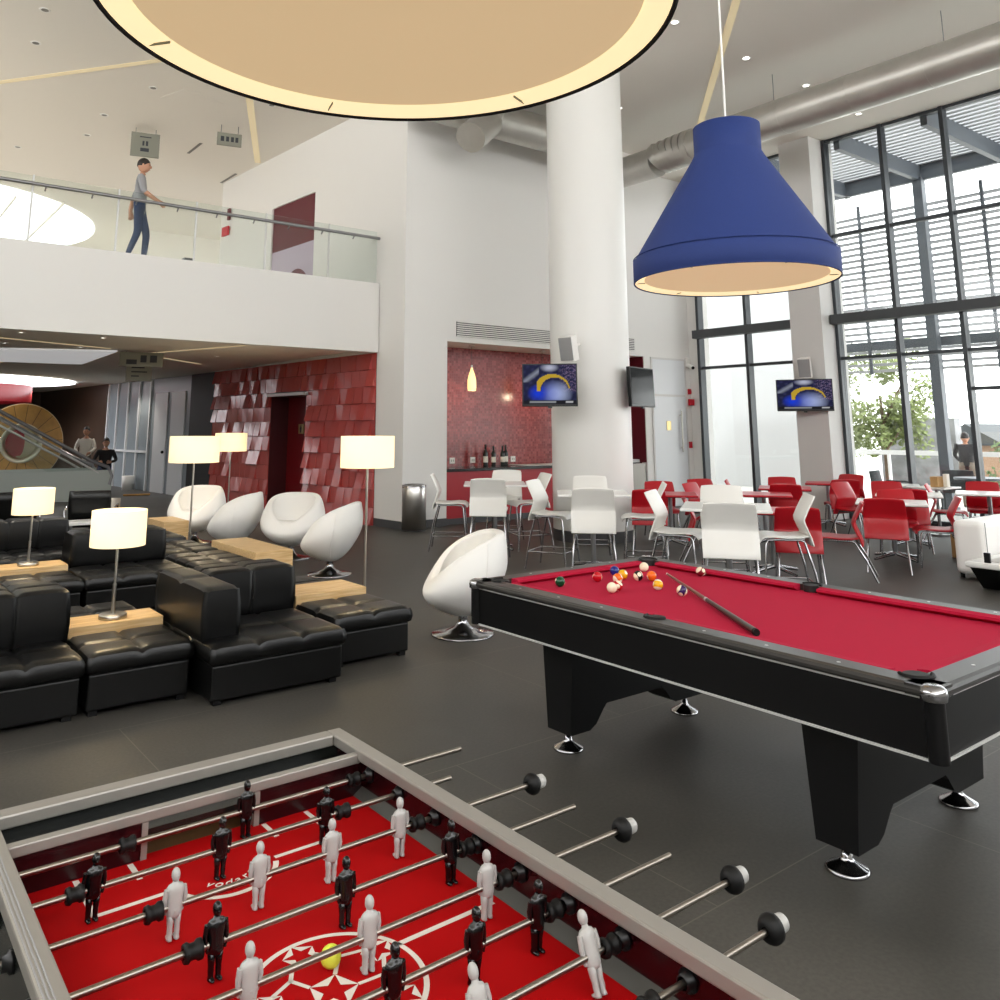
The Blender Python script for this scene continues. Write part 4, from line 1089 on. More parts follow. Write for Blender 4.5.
balls = [(3.375, 3.60, G_, 0, 'solid green billiard ball lying apart toward the sofa end'),
 (3.661, 3.585, R_, 0, 'solid red billiard ball lying apart between the green ball and the cluster'),
 (3.892, 3.665, B_, 0, 'solid dark blue billiard ball at the top of the ball cluster'),
 (3.835, 3.545, Y_, 0, 'solid yellow billiard ball in the middle of the cluster'),
 (3.715, 3.475, O_, 1, 'orange striped billiard ball in front of the solid yellow one'),
 (3.478, 3.298, W_, 0, 'cream billiard ball at the near edge of the cluster'),
 (3.543, 3.318, R_, 1, 'red striped billiard ball touching the cream ball'),
 (3.875, 3.46, K_, 1, 'black and white billiard ball beside the solid yellow one'),
 (4.146, 3.652, W_, 0, 'cream billiard ball close to the far corner pocket'),
 (3.935, 3.41, O_, 0, 'solid orange billiard ball on the cue side of the cluster'),
 (3.746, 3.203, Y_, 1, 'yellow striped billiard ball between the cluster and the cue'),
 (3.715, 3.013, P_, 1, 'dark purple striped billiard ball lying nearest to the cue'),
 (4.29, 3.33, rgb(120, 24, 36), 1, 'maroon striped billiard ball at the far cushion beyond the cue tip'),
 (3.82, 3.38, Y_, 1, 'yellow striped billiard ball hidden between the solid orange and black balls')]
balls = balls[:-1]
for i, (x, y, c, st, l) in enumerate(balls):
    o = MB().ball((0, 0, 0), BR, 28, 18).build('billiard_ball', ball_mat('ball_%d' % i, c, st), None)
    o.location = (x, y, BZ); o.rotation_euler = (rnd.uniform(-1, 1), rnd.uniform(-1, 1), rnd.uniform(0, 6))
    tag(o, l, 'billiard ball', 'billiard balls on the red cloth')
# cue: tip (4.116,3.445), butt (3.28,2.272)
t = empty('pool_cue', (4.116, 3.445, .785)); tag(t, 'pool cue with pale shaft and dark butt lying across the red cloth', 'cue')
dv = Vector((3.28 - 4.116, 2.272 - 3.445, -.001)); L_ = dv.length; d = dv.normalized()
MB().cyl(d * 0, d * .012, .0065, n=12).build('tip', M_whitepl, t)
MB().cyl(d * .012, d * L_ * .52, .0065, .0105, n=14).build('shaft', M_cue, t)
MB().cyl(d * L_ * .52, d * L_ * .54, .0112, n=14).build('joint_ring', M_trim, t)
MB().cyl(d * L_ * .54, d * L_, .011, .0155, n=14).build('butt', M_cuedark, t)
MB().cyl(d * L_, d * (L_ + .02), .016, .015, n=14).build('bumper', M_rubber, t)

# ------------------------------------------------------------------ football table
FX0, FX1, FY0, FY1, FT = .300, 1.111, .58, 2.014, .90
ZF = .80; ZR = .852
t = FOOS = empty('football_table', ((FX0 + FX1) / 2, (FY0 + FY1) / 2, 0)); ox, oy = t.location.x, t.location.y
tag(t, 'table football game with silver rails, red field and chrome rods', 'table football')
def fb(mb, x0, x1, y0, y1, z0, z1, M=None): return mb.box(x0 - ox, x1 - ox, y0 - oy, y1 - oy, z0, z1, M)
for (x0, x1, y0, y1) in ((FX0, FX0 + .036, FY0, FY1), (FX1 - .037, FX1, FY0, FY1), (FX0 + .036, FX1 - .037, FY1 - .04, FY1), (FX0 + .036, FX1 - .037, FY0, FY0 + .04)):
    fb(MB(), x0, x1, y0, y1, .874, FT).build('top_rail', M_alu, t, .004)
mb = MB(); fb(mb, FX0 + .004, FX0 + .024, FY0 + .01, FY1 - .01, .62, .874); mb.build('side_panel', M_blackpanel, t)
mb = MB(); fb(mb, FX1 - .022, FX1 - .004, FY0 + .01, FY1 - .01, .62, .874); mb.build('side_panel', M_plexi, t)
mb = MB(); fb(mb, FX0 + .024, FX1 - .022, FY1 - .03, FY1 - .008, .62, .874); mb.build('end_panel', M_blackpanel, t)
mb = MB(); fb(mb, FX0 + .024, FX1 - .022, FY0 + .008, FY0 + .03, .62, .874); mb.build('end_panel', M_blackpanel, t)
# grooves of the left rail
mb = MB()
for i in range(3): fb(mb, FX0 + .004 + i * .006, FX0 + .0065 + i * .006, FY0, FY1, FT, FT + .0012)
mb.build('rail_groove', M_greypl, t)
# far and near ball tray with the second silver cross bar and the goal wall below it
for (yb, sgn) in ((1.865, 1), (.72, -1)):
    fb(MB(), FX0 + .024, FX1 - .022, min(yb, yb + sgn * .12), max(yb, yb + sgn * .12), .84, .85).build('end_tray', M_blackpanel, t)
    fb(MB(), FX0 + .03, FX1 - .03, yb - .011, yb + .011, .868, .889).build('cross_bar', M_alu, t, .003)
    g0, g1 = ox - .125, ox + .125
    for (a_, b_) in ((FX0 + .024, g0), (g1, FX1 - .022)): fb(MB(), a_, b_, yb - .008, yb + .008, ZF, .868).build('goal_wall', M_plexi, t)
    for a_ in (g0, g1 - .012): fb(MB(), a_, a_ + .012, yb - .011, yb + .011, ZF, .868).build('goal_post', M_alu, t)
    mb = MB(); fb(mb, g0, g1, min(yb + sgn * .05, yb + sgn * .056), max(yb + sgn * .05, yb + sgn * .056), ZF - .02, .84); mb.build('goal_box', M_goal, t)
fb(MB(), FX0 + .024, FX1 - .022, .71, 1.875, ZF - .02, ZF).build('playfield', M_field, t)
for (xa, xb) in ((FX0 + .024, FX0 + .046), (FX1 - .022, FX1 - .046)):
    mb = MB()
    vs = [(xa - ox, y - oy, z) for y in (.72, 1.86) for (xx, z) in ((0, 0),)]
    a = (xa - ox, .72 - oy, ZF + .016); b = (xb - ox, .72 - oy, ZF + .001); c = (xb - ox, 1.86 - oy, ZF + .001); d_ = (xa - ox, 1.86 - oy, ZF + .016)
    e = (xa - ox, .72 - oy, ZF); f = (xa - ox, 1.86 - oy, ZF)
    mb.add([a, b, c, d_, e, f], [(0, 1, 2, 3), (0, 4, 1), (3, 2, 5), (0, 3, 5, 4)])
    mb.build('ramp_strip', M_greystrip, t)
fb(MB(), FX0 + .03, FX1 - .03, FY0 + .03, FY1 - .03, .58, .62).build('cabinet_floor', M_blackpanel, t)
for x in (FX0 + .07, FX1 - .07):
    for y in (FY0 + .1, FY1 - .1):
        mb = MB(); fb(mb, x - .045, x + .045, y - .045, y + .045, 0, .6); mb.build('leg', M_blackpanel, t, .01)
# field markings, thin strips of paint on the field
mk = MB(); cxf, cyf = .70, 1.312; cyl_ = 1.276; cxl = .712
def seg(x0, y0, x1, y1, w, z=ZF + .0006):
    p = Vector((x0 - ox, y0 - oy, z)); q = Vector((x1 - ox, y1 - oy, z)); dd = (q - p).normalized(); n = Vector((-dd.y, dd.x, 0)) * w / 2
    mk.add([p - n, q - n, q + n, p + n], [(0, 1, 2, 3)])
def arc(cx, cy, r, a0, a1, w, n=40):
    for i in range(n):
        a = R(a0 + (a1 - a0) * i / n); b = R(a0 + (a1 - a0) * (i + 1) / n)
        mk.add([(cx + rr * math.cos(q) - ox, cy + rr * math.sin(q) - oy, ZF + .0006) for rr, q in ((r - w / 2, a), (r + w / 2, a), (r + w / 2, b), (r - w / 2, b))], [(0, 1, 2, 3)])
lw = .011
for sg in (1, -1):
    Y = lambda v: cyf + sg * v
    seg(.46, Y(.54), .46, Y(.392), lw); seg(.94, Y(.54), .94, Y(.392), lw)
    seg(.456, Y(.392), .60, Y(.392), lw); seg(.80, Y(.392), .944, Y(.392), lw)
    seg(.56, Y(.54), .56, Y(.47), lw); seg(.84, Y(.54), .84, Y(.47), lw); 
    arc(cxf, Y(.392 + .02), .102, 200 if sg > 0 else 20, 340 if sg > 0 else 160, lw)
seg(.35, cyf, cxf - .128, cyf, .009); seg(cxf + .146, cyf, 1.05, cyf, lw)
arc(cxl, cyl_, .138, 0, 360, .009, 72)
# football emblem: star pentagons joined by seams
def pent(cx, cy, r, rot, sx=1., sy=1., th=0):
    P = []
    for k in range(10):
        rr = r if k % 2 == 0 else r * .42
        a = rot + k * PI / 5
        P.append((cx + rr * math.cos(a), cy + rr * math.sin(a)))
    O = [(cx + r * 1.12 * math.cos(rot + PI / 5 + k * 2 * PI / 5), cy + r * 1.12 * math.sin(rot + PI / 5 + k * 2 * PI / 5)) for k in range(5)]
    # white triangles between the star arms
    for k in range(5):
        a, b = P[2 * k], P[(2 * k + 2) % 10]; c = P[2 * k + 1]
        mk.add([(a[0] - ox, a[1] - oy, ZF + .0006), (b[0] - ox, b[1] - oy, ZF + .0006), (c[0] - ox, c[1] - oy, ZF + .0006)], [(0, 1, 2)])
    return [(P[2 * k][0], P[2 * k][1]) for k in range(5)]
K = .138 / .158
c0 = pent(cxl - .008, cyl_ - .004, .045 * K, R(60))
for k in range(5):
    a = R(60) + k * 2 * PI / 5
    m_ = (cxl + .088 * K * math.cos(a), cyl_ + .088 * K * math.sin(a))
    seg(c0[k][0], c0[k][1], m_[0], m_[1], .007)
    h1 = (cxl + .112 * K * math.cos(a - .42), cyl_ + .112 * K * math.sin(a - .42)); h2 = (cxl + .112 * K * math.cos(a + .42), cyl_ + .112 * K * math.sin(a + .42))
    seg(m_[0], m_[1], h1[0], h1[1], .007); seg(m_[0], m_[1], h2[0], h2[1], .007)
    ap = a + PI / 5
    pent(cxl + .122 * K * math.cos(ap), cyl_ + .122 * K * math.sin(ap), .034 * K, ap)
mk.build('field_marking', M_marking, t)
# lettering following the arc
def arc_text(word, cx, cy, r, a0, step, size):
    mb = MB()
    for i, ch in enumerate(word):
        cu = bpy.data.curves.new('letter', 'FONT'); cu.body = ch; cu.size = size; cu.align_x = 'CENTER'; cu.extrude = .0003; cu.shear = .2; cu.resolution_u = 4
        o = bpy.data.objects.new('letter', cu); COL.objects.link(o)
        dg = bpy.context.evaluated_depsgraph_get(); me = bpy.data.meshes.new_from_object(o.evaluated_get(dg))
        a = R(a0 + step * i); M = Matrix.Translation((cx + r * math.cos(a) - ox, cy + r * math.sin(a) - oy, ZF + .001)) @ Matrix.Rotation(a + PI / 2, 4, 'Z')
        mb.add([M @ v.co for v in me.vertices], [tuple(p.vertices) for p in me.polygons])
        bpy.data.objects.remove(o); bpy.data.meshes.remove(me)
    mb.build('lettering', M_marking, t)
arc_text('vodara', cxf, 1.726, .068, 226, 17, .030)

# player figures
def figure_mesh():
    mb = MB(); n = 12
    def ring(w, d, z, cy=0): return [(w * math.cos(2 * PI * i / n), cy + d * math.sin(2 * PI * i / n), z) for i in range(n)]
    mb.rings([ring(.013, .009, -.014), ring(.0165, .0115, -.008), ring(.0175, .012, 0), ring(.0165, .0105, .012), ring(.0185, .011, .026), ring(.0195, .0105, .033), ring(.015, .008, .0385), ring(.007, .006, .0405), ring(.0058, .0058, .045)])
    mb.ball((0, -.0005, .0535), .0098, 14, 10, (.92, 1.0, 1.2))
    mb.ball((0, -.0098, .0525), .002, 6, 4)
    for s in (-1, 1):
        mb.tube([(s * .0185, .001, .033), (s * .0215, .001, .018), (s * .0205, -.001, .004), (s * .0165, -.003, -.006)], [.0055, .0052, .0045, .004], 8)
        def lr(w, d, z, cy=0): return [(s * .0076 + w * math.cos(2 * PI * i / n), cy + d * math.sin(2 * PI * i / n), z) for i in range(n)]
        mb.rings([lr(.0078, .009, -.009), lr(.0068, .0075, -.022), lr(.0058, .006, -.03), lr(.006, .0065, -.036), lr(.0052, .0055, -.044), lr(.0058, .007, -.0465), lr(.0058, .0075, -.0495)])
        mb.ball((s * .0076, -.006, -.0472), .0058, 10, 6, (.95, 1.6, .5))
    mb.cyl((0, -.0125, 0), (0, .0125, 0), .003, n=8)
    return mb
def bumper_mb():
    return MB().lathe([(.007, -.016), (.013, -.016), (.0145, -.010), (.0115, -.006), (.0115, .002), (.0145, .006), (.0145, .012), (.007, .014)], 20, M=Matrix.Rotation(R(90), 4, 'Y'))
fig_m = None
def rod(y, side_, team, men, bumps, tilt, endx, label):
    global fig_m
    r_ = empty('rod', (0, y - oy, ZR)); r_.parent = t; r_.rotation_euler = (tilt, 0, 0)
    mb = MB()
    if side_ > 0: mb.cyl((.10 - ox, 0, 0), (endx - .02 - ox, 0, 0), .0053, n=14)
    else: mb.cyl((.08 - ox, 0, 0), (endx - ox, 0, 0), .0053, n=14)
    mb.build('rod_shaft', M_rod, r_)
    hx = endx if side_ > 0 else .10
    hm = [(.007, -.022), (.012, -.022), (.0185, -.016), (.0225, -.008), (.0225, .0), (.018, .005), (.0125, .008), (.0125, .012), (0, .012)]
    M = Matrix.Translation((hx - ox, 0, 0)) @ Matrix.Rotation(R(90 * side_), 4, 'Y')
    MB().lathe(hm, 26, M=M).build('handle_grip', M_rubber, r_)
    M2 = Matrix.Translation((hx - ox, 0, 0)) @ Matrix.Rotation(R(90 * side_), 4, 'Y')
    MB().lathe([(.0135, .010), (.0145, .014), (.0135, .026), (.010, .030), (0, .031)], 22, M=M2).build('handle_cap', M_menwhite, r_)
    for x in men:
        o = figure_mesh().build('player_figure', M_menwhite if team == 'w' else M_menblack, r_)
        o.location = (x - ox, 0, -.003); o.scale = (.80, .9, .95)
        if side_ > 0: o.rotation_euler = (0, 0, PI)
        o['label'] = 'white player figure' if team == 'w' else 'black player figure'
    for x in bumps:
        o = bumper_mb().build('bumper', M_rubber, r_); o.location = (x - ox, 0, 0)
    for xw, s in ((FX1 - .022, -1), (FX0 + .024, 1), (FX1 - .004, 1), (FX0 + .004, -1)):
        o = MB().lathe([(.0085, 0), (.017, 0), (.0165, .005), (.012, .008), (.011, .016), (.0085, .016)], 22, M=Matrix.Rotation(R(90 * s), 4, 'Y')).build('bearing', M_blackpl, r_); o.location = (xw - ox, 0, 0)
rod(1.820, -1, 'b', [.785], [.545, 1.045], 0, 1.352, '')
rod(1.692, -1, 'b', [.452, .682, .905], [.423, .947], .05, 1.228, '')
rod(1.552, 1, 'w', [.548, .70, .846, 1.0], [.515, 1.042], 0, 1.362, '')
rod(1.410, -1, 'b', [.567, .798, 1.025], [.532, 1.062], 0, 1.352, '')
rod(1.278, 1, 'w', [.567, .768, 1.008], [.44, 1.046], 0, 1.362, '')
rod(1.152, -1, 'b', [.50, .735, .885, 1.015], [.46, 1.052], .06, 1.352, '')
rod(1.028, 1, 'w', [.56, .80, 1.016], [.52, 1.056], -.38, 1.378, '')
rod(.900, 1, 'w', [.70], [.45, 1.0], 0, 1.302, '')
o = MB().ball((0, 0, 0), .0165, 24, 16).build('football', mat('yellow_ball', rgb(214, 222, 70), .5)); o.location = (.726, 1.325, ZF + .0167)
tag(o, 'small yellow ball lying on the football emblem of the red field', 'ball')

# ------------------------------------------------------------------ people
def person(name, loc, rz, pose, cols, label, H=1.74, hair=M_hair):
    """one continuous skinned body; cols = (top, bottom, shoe) materials by region"""
    J = dict(pel=(0, 0, .94), sp=(0, .005, 1.12), ch=(0, 0, 1.32), nk=(0, .0, 1.46), hb=(0, -.01, 1.53),
             sl=(.17, 0, 1.40), el=(.22, .02, 1.14), wl=(.22, -.08, .92), hl=(.22, -.11, .83),
             sr=(-.17, 0, 1.40), er=(-.22, .02, 1.14), wr=(-.22, -.08, .92), hr=(-.22, -.11, .83),
             ll=(.095, 0, .90), kl=(.10, -.02, .50), al=(.10, .02, .09), tl=(.115, -.14, .035),
             lr=(-.095, 0, .90), kr=(-.10, -.02, .50), ar=(-.10, .02, .09), tr=(-.115, -.14, .035))
    J.update(pose)
    rad = dict(pel=.135, sp=.125, ch=.145, nk=.058, hb=.055, sl=.065, el=.047, wl=.033, hl=.04, sr=.065, er=.047, wr=.033, hr=.04, ll=.09, kl=.062, al=.045, tl=.038, lr=.09, kr=.062, ar=.045, tr=.038)
    E_ = [('pel', 'sp'), ('sp', 'ch'), ('ch', 'nk'), ('nk', 'hb'), ('ch', 'sl'), ('sl', 'el'), ('el', 'wl'), ('wl', 'hl'), ('ch', 'sr'), ('sr', 'er'), ('er', 'wr'), ('wr', 'hr'), ('pel', 'll'), ('ll', 'kl'), ('kl', 'al'), ('al', 'tl'), ('pel', 'lr'), ('lr', 'kr'), ('kr', 'ar'), ('ar', 'tr')]
    ks = list(J); ix = {k: i for i, k in enumerate(ks)}
    # fingers: five short chains on each hand
    V = [J[k] for k in ks]; RR = [rad[k] for k in ks]; ED = [(ix[a], ix[b]) for a, b in E_]
    for h, w in (('hl', 'wl'), ('hr', 'wr')):
        hp = Vector(J[h]); dv = (hp - Vector(J[w])).normalized(); sd = dv.cross(Vector((1, 0, 0))).normalized()
        for k, (o_, l) in enumerate(((-.03, .07), (-.01, .085), (.01, .08), (.03, .065), (.045, .04))):
            base = len(V)
            V.append(tuple(hp + sd * o_ * .8 + dv * .015)); RR.append(.014); ED.append((ix[h], base))
            V.append(tuple(hp + sd * o_ * 1.1 + dv * l)); RR.append(.010); ED.append((base, base + 1))
    me = bpy.data.meshes.new(name); me.from_pydata([tuple(v) for v in V], ED, [])
    o = bpy.data.objects.new(name, me); COL.objects.link(o)
    o.modifiers.new('skin', 'SKIN'); sd_ = me.skin_vertices[0].data
    for i, r in enumerate(RR):
        sd_[i].radius = (r * (1.18 if ks[i] in ('ch', 'sp', 'pel') else 1) if i < len(ks) else r, r * (.82 if i < len(ks) and ks[i] in ('ch', 'sp', 'pel') else 1)) if i < len(ks) else (r, r)
        sd_[i].use_root = (i == 0)
    sub = o.modifiers.new('sub', 'SUBSURF'); sub.levels = 2; sub.render_levels = 2
    dg = bpy.context.evaluated_depsgraph_get(); ev = o.evaluated_get(dg); m2 = bpy.data.meshes.new_from_object(ev)
    o.modifiers.clear(); o.data = m2; bpy.data.meshes.remove(me)
    # head with face, merged into the same mesh
    import bmesh
    hb = Vector(J['hb']); hc = hb + Vector((0, -.012, .105))
    mb = MB(); mb.ball(hc, .1, 24, 18, (.78, .98, 1.2))
    mb.ball(hc + Vector((0, -.1, -.02)), .018, 10, 8, (.8, 1, 1.5))
    for s in (-1, 1): mb.ball(hc + Vector((s * .08, .01, -.01)), .022, 8, 6, (.4, .8, 1.3))
    mb.ball(hc + Vector((0, -.082, -.065)), .022, 10, 6, (1.2, .6, .35))
    bm = bmesh.new(); bm.from_mesh(m2)
    nb = len(bm.faces); vv = [bm.verts.new(p) for p in mb.v]
    for f in mb.f:
        try: bm.faces.new([vv[i] for i in f])
        except ValueError: pass
    m2.materials.clear()
    for m in (M_skin, cols[0], cols[1], cols[2]): m2.materials.append(m)
    bm.faces.ensure_lookup_table()
    def seg_d(p, a, b):
        a, b = Vector(a), Vector(b); t_ = max(0, min(1, (p - a).dot(b - a) / max(1e-6, (b - a).length_squared))); return (a + (b - a) * t_ - p).length
    for i, f in enumerate(bm.faces):
        f.smooth = True; c = f.calc_center_median()
        if i >= nb: f.material_index = 0; continue
        dd = {e: seg_d(c, J[e[0]], J[e[1]]) - (rad[e[0]] + rad[e[1]]) / 2 for e in E_}; e = min(dd, key=dd.get)
        if e in (('pel', 'sp'), ('sp', 'ch'), ('ch', 'sl'), ('ch', 'sr'), ('sl', 'el'), ('sr', 'er')): k = 1
        elif e in (('ch', 'nk'),): k = 1 if c.z < J['nk'][2] - .02 else 0
        elif e in (('el', 'wl'), ('er', 'wr')): k = cols[3] if len(cols) > 3 else 1
        elif e[0] in ('pel', 'll', 'lr', 'kl', 'kr'): k = 2
        elif e[0] in ('al', 'ar'): k = 3
        else: k = 0
        f.material_index = k
    bmesh.ops.recalc_face_normals(bm, faces=bm.faces); bm.to_mesh(m2); bm.free()
    s = H / 1.74; mz = min(v.co.z for v in m2.vertices); o.scale = (s, s, s); o.location = (loc[0], loc[1], loc[2] - mz * s + .002); o.rotation_euler = (0, 0, rz); tag(o, label, 'person')
    # hair cap and eyes
    mb = MB(); n = 24; rg = []
    for k in range(9):
        ph = PI / 2 * (1 - k / 8 * 1.12)
        ring = []
        for i in range(n):
            th = 2 * PI * i / n; front = max(0, -math.sin(th))
            p = ph + .55 * front * (k / 8)
            ring.append((hc.x + .084 * math.cos(p) * math.cos(th), hc.y + .008 + .104 * math.cos(p) * math.sin(th), hc.z + .006 + .126 * math.sin(p)))
        rg.append(ring)
    mb.rings(rg, False).build('hair', hair, o)
    mb = MB()
    for s_ in (-1, 1): mb.ball(hc + Vector((s_ * .032, -.088, .005)), .010, 8, 6, (1.3, .6, .8))
    mb.build('eyes', M_blackpl, o)
    return o
walk = dict(kl=(.09, -.12, .51), al=(.08, -.10, .09), tl=(.09, -.26, .04), kr=(-.09, .0, .50), ar=(-.09, .13, .12), tr=(-.10, .0, .04), el=(.24, .12, 1.16), wl=(.22, .16, .93), hl=(.22, .15, .84), er=(-.23, -.06, 1.15), wr=(-.2, -.26, 1.02), hr=(-.19, -.33, .97))
person('person', (3.56, 13.5, DZ), R(70), walk, (M_greyshirt, M_jeans, M_blackpl, 0), 'person in grey shirt and blue jeans walking behind the balcony glass')
lean = dict(el=(.24, -.08, 1.17), wl=(.16, -.28, 1.08), hl=(.12, -.34, 1.05), er=(-.24, -.08, 1.17), wr=(-.16, -.28, 1.08), hr=(-.12, -.34, 1.05))
person('person', (5.36, 23.85, 0), R(-20), lean, (M_whiteshirt, M_khaki, M_blackpl, 1), 'person in white shirt standing behind the foot of the escalator', 1.70)
sit = dict(pel=(0, 0, .62), sp=(0, -.02, .8), ch=(0, -.03, 1.0), nk=(0, -.04, 1.14), hb=(0, -.05, 1.21), sl=(.18, -.03, 1.08), sr=(-.18, -.03, 1.08), el=(.27, -.1, .86), er=(-.27, -.1, .86), wl=(.15, -.3, .82), wr=(-.15, -.3, .82), hl=(.1, -.36, .82), hr=(-.1, -.36, .82),
           ll=(.1, -.02, .6), lr=(-.1, -.02, .6), kl=(.12, -.42, .6), kr=(-.12, -.42, .6), al=(.12, -.40, .1), ar=(-.12, -.40, .1), tl=(.13, -.56, .04), tr=(-.13, -.56, .04))
person('person', (5.76, 23.4, 0), R(-15), sit, (M_darkshirt, M_jeans, M_blackpl, 1), 'person in black top seated in front of the one in white', 1.74)
t = empty('stool_seat', (5.76, 23.42, 0)); t.name = 'low_stool'; tag(t, 'low stool under the seated person in black by the escalator', 'stool')
MB().cyl((0, 0, .40), (0, 0, .44), .2, n=24).build('seat', M_blackpl, t); MB().cyl((0, 0, 0), (0, 0, .40), .04, n=12).build('post', M_steel, t)
bend = dict(sp=(0, -.05, 1.1), ch=(0, -.18, 1.26), nk=(0, -.27, 1.37), hb=(0, -.31, 1.43), sl=(.17, -.2, 1.34), sr=(-.17, -.2, 1.34), el=(.24, -.34, 1.14), er=(-.24, -.34, 1.14), wl=(.16, -.5, 1.02), wr=(-.16, -.5, 1.02), hl=(.14, -.56, .97), hr=(-.14, -.56, .97))
person('person', (20.0, 8.2, -.05), R(110), bend, (M_darkshirt, M_khaki, M_blackpl, 1), 'person in dark top bending over a table outside the glazed wall', 1.72)

# ------------------------------------------------------------------ lower level behind the sofas
t = empty('escalator', (5.4, 21.2, 0)); tag(t, 'escalator with glass sides and steel handrails rising away to the left', 'escalator')
MB().box(-4.5, 0, 0, .08, 0, .69).build('side_base_panel', M_green, t)
MB().box(-4.5, 0, 1.5, 1.58, 0, .69).build('side_base_panel', M_green, t)
MB().prism([(-1.9, .02), (-1.7, .1), (-6.5, 2.4), (-6.5, 1.5), (-3.6, .02)], 'y', .1, 1.48).build('step_ramp', M_black, t)
for y in (.02, 1.54):
    MB().prism([(-.25, .1), (-.02, .35), (-.35, .72), (-6.5, 4.2), (-6.5, 3.3)], 'y', y, y + .015).build('glass_side', G_rail, t)
    MB().tube([(-.05, y, .35), (.0, y, .55), (-.1, y, .76), (-.5, y, .92), (-6.5, y, 4.33)], .04, 10).build('handrail', M_steel, t)
    MB().tube([(-.3, y, .62), (-.6, y, .8), (-6.5, y, 4.15)], .025, 8).build('lower_rail', M_trim, t)

t = empty('ring_sculpture', (3.95, 24.6, .0)); t.rotation_euler = (0, 0, R(-8)); t.scale = (.9, .9, .93); tag(t, 'big upright ring of varnished wood with a red and cream centre', 'sculpture')
MX = Matrix.Translation((0, 0, 1.38)) @ Matrix.Rotation(R(90), 4, 'X')
MB().lathe([(.54, -.45), (1.08, -.45), (1.08, .1), (.54, .1), (.54, -.45)], 64, smooth=False, M=MX).build('wooden_ring', M_wheelwood, t)
MB().lathe([(1.10, -.5), (1.10, -.02), (1.085, -.02), (1.085, -.5), (1.10, -.5)], 64, M=MX).build('outer_band', M_cream, t)
mb = MB()
for k in range(18):
    mb.box(.56, 1.07, -.006, .006, .1, .106, MX @ Matrix.Rotation(R(20 * k + 5), 4, 'Z'))
mb.build('plank_joint', M_brown, t)
MB().lathe([(.44, -.42), (.55, .115), (.5, .115), (.40, -.42), (.44, -.42)], 64, M=MX).build('inner_rim', M_cream, t)
mb = MB(); mb.cyl(MX @ Vector((0, 0, -.44)), MX @ Vector((0, 0, -.40)), .44, n=48); mb.build('red_centre', M_red, t)
mb = MB(); pts = [(.43 * math.cos(R(a)), .43 * math.sin(R(a))) for a in range(-110, 101, 10)] + [(.12 * math.cos(R(a)) - .02, .36 * math.sin(R(a))) for a in range(95, -106, -10)]
vs = [MX @ Vector((x, y, -.39)) for x, y in pts] + [MX @ Vector((x, y, -.36)) for x, y in pts]; n = len(pts)
mb.add(vs, [(i, (i + 1) % n, n + (i + 1) % n, n + i) for i in range(n)])
h = 22
for i in range(min(h, n - h) - 1):
    a, b = i, n - 1 - i
    mb.add([vs[n + a], vs[n + a + 1], vs[n + b - 1], vs[n + b]], [(0, 1, 2, 3)])
mb.build('cream_crescent', M_cream, t)
MB().box(-.7, .7, -.12, .5, 0, .34).build('stand', M_brown, t)
o = MB().lathe([(2.6, 2.45), (2.6, 2.96), (2.5, 2.96), (2.5, 2.45), (2.6, 2.45)], 64).build('hanging_drum_band', M_darkred); o.location = (2.3, 29.6, 0); tag(o, 'red drum band hanging under the bright oval opening above the wheel', 'fascia')

# office chairs by the sofas
def office_chair(loc, rz, label):
    t = empty('office_chair', loc, rz); tag(t, label, 'chair', 'black office chairs behind the sofas')
    bent_panel([(.22, .48), (.235, .62), (.26, .76), (.29, .88)], [.24, .25, .25, .24], .03, [-.01] * 4).build('backrest', M_leather, t)
    MB().box(-.25, .25, -.24, .22, .42, .47).build('seat', M_leather, t, .02)
    for s in (-1, 1):
        MB().tube([(s * .29, .2, .45), (s * .29, .24, .64), (s * .29, .1, .67), (s * .29, -.15, .67), (s * .29, -.2, .6), (s * .27, -.18, .46)], .014, 8).build('armrest', M_chrome, t)
    MB().cyl((0, 0, .1), (0, 0, .43), .03, n=12).build('post', M_chrome, t)
    mb = MB()
    for k in range(5): mb.tube([(0, 0, .11), (.28 * math.cos(R(72 * k)), .28 * math.sin(R(72 * k)), .07)], [.028, .016], 8)
    mb.build('star_base', M_chrome, t)
    for k in range(5):
        MB().ball((.28 * math.cos(R(72 * k)), .28 * math.sin(R(72 * k)), .03), .03, 10, 8).build('caster', M_blackpl, t)
    return t
office_chair((2.78, 11.75, 0), R(160), 'black office chair with chrome arms seen from behind, beyond the near lamp')
office_chair((1.92, 12.1, 0), R(175), 'black office chair with chrome arms half hidden by the small lamp shade')
t = empty('coffee_table', (2.42, 11.25, 0)); tag(t, 'low white table between the sofas and the office chairs', 'table')
MB().box(-.3, .45, -.16, .16, .5, .54).build('tabletop', M_whitetop, t, .006); MB().cyl((0, 0, .02), (0, 0, .5), .03, n=12).build('post', M_steel, t); MB().cyl((0, 0, 0), (0, 0, .02), .14, n=24).build('base', M_steel, t)
o = MB().lathe([(0, 0), (.075, 0), (.09, .62), (.08, .62), (0, .60)], 24).build('waste_bin', M_alu); o.location = (3.5, 13.5, 0); tag(o, 'slim pale grey bin beside the black office chair', 'bin')
o = MB().lathe([(0, 0), (.16, 0), (.19, .42), (.18, .42), (.15, .03), (0, .03)], 24).build('bucket', M_whitepl); o.location = (6.62, 24.3, 0); o.scale = (.9, .9, .9); tag(o, 'white bucket on the floor by the far corridor doors', 'bucket')
o = MB().cyl((0, 0, .03), (.62, -.1, .03), .025, n=8).build('floor_stick', M_led if False else M_wheelwood); o.location = (5.9, 22.0, 0); tag(o, 'short yellow stick lying on the corridor floor', 'stick')
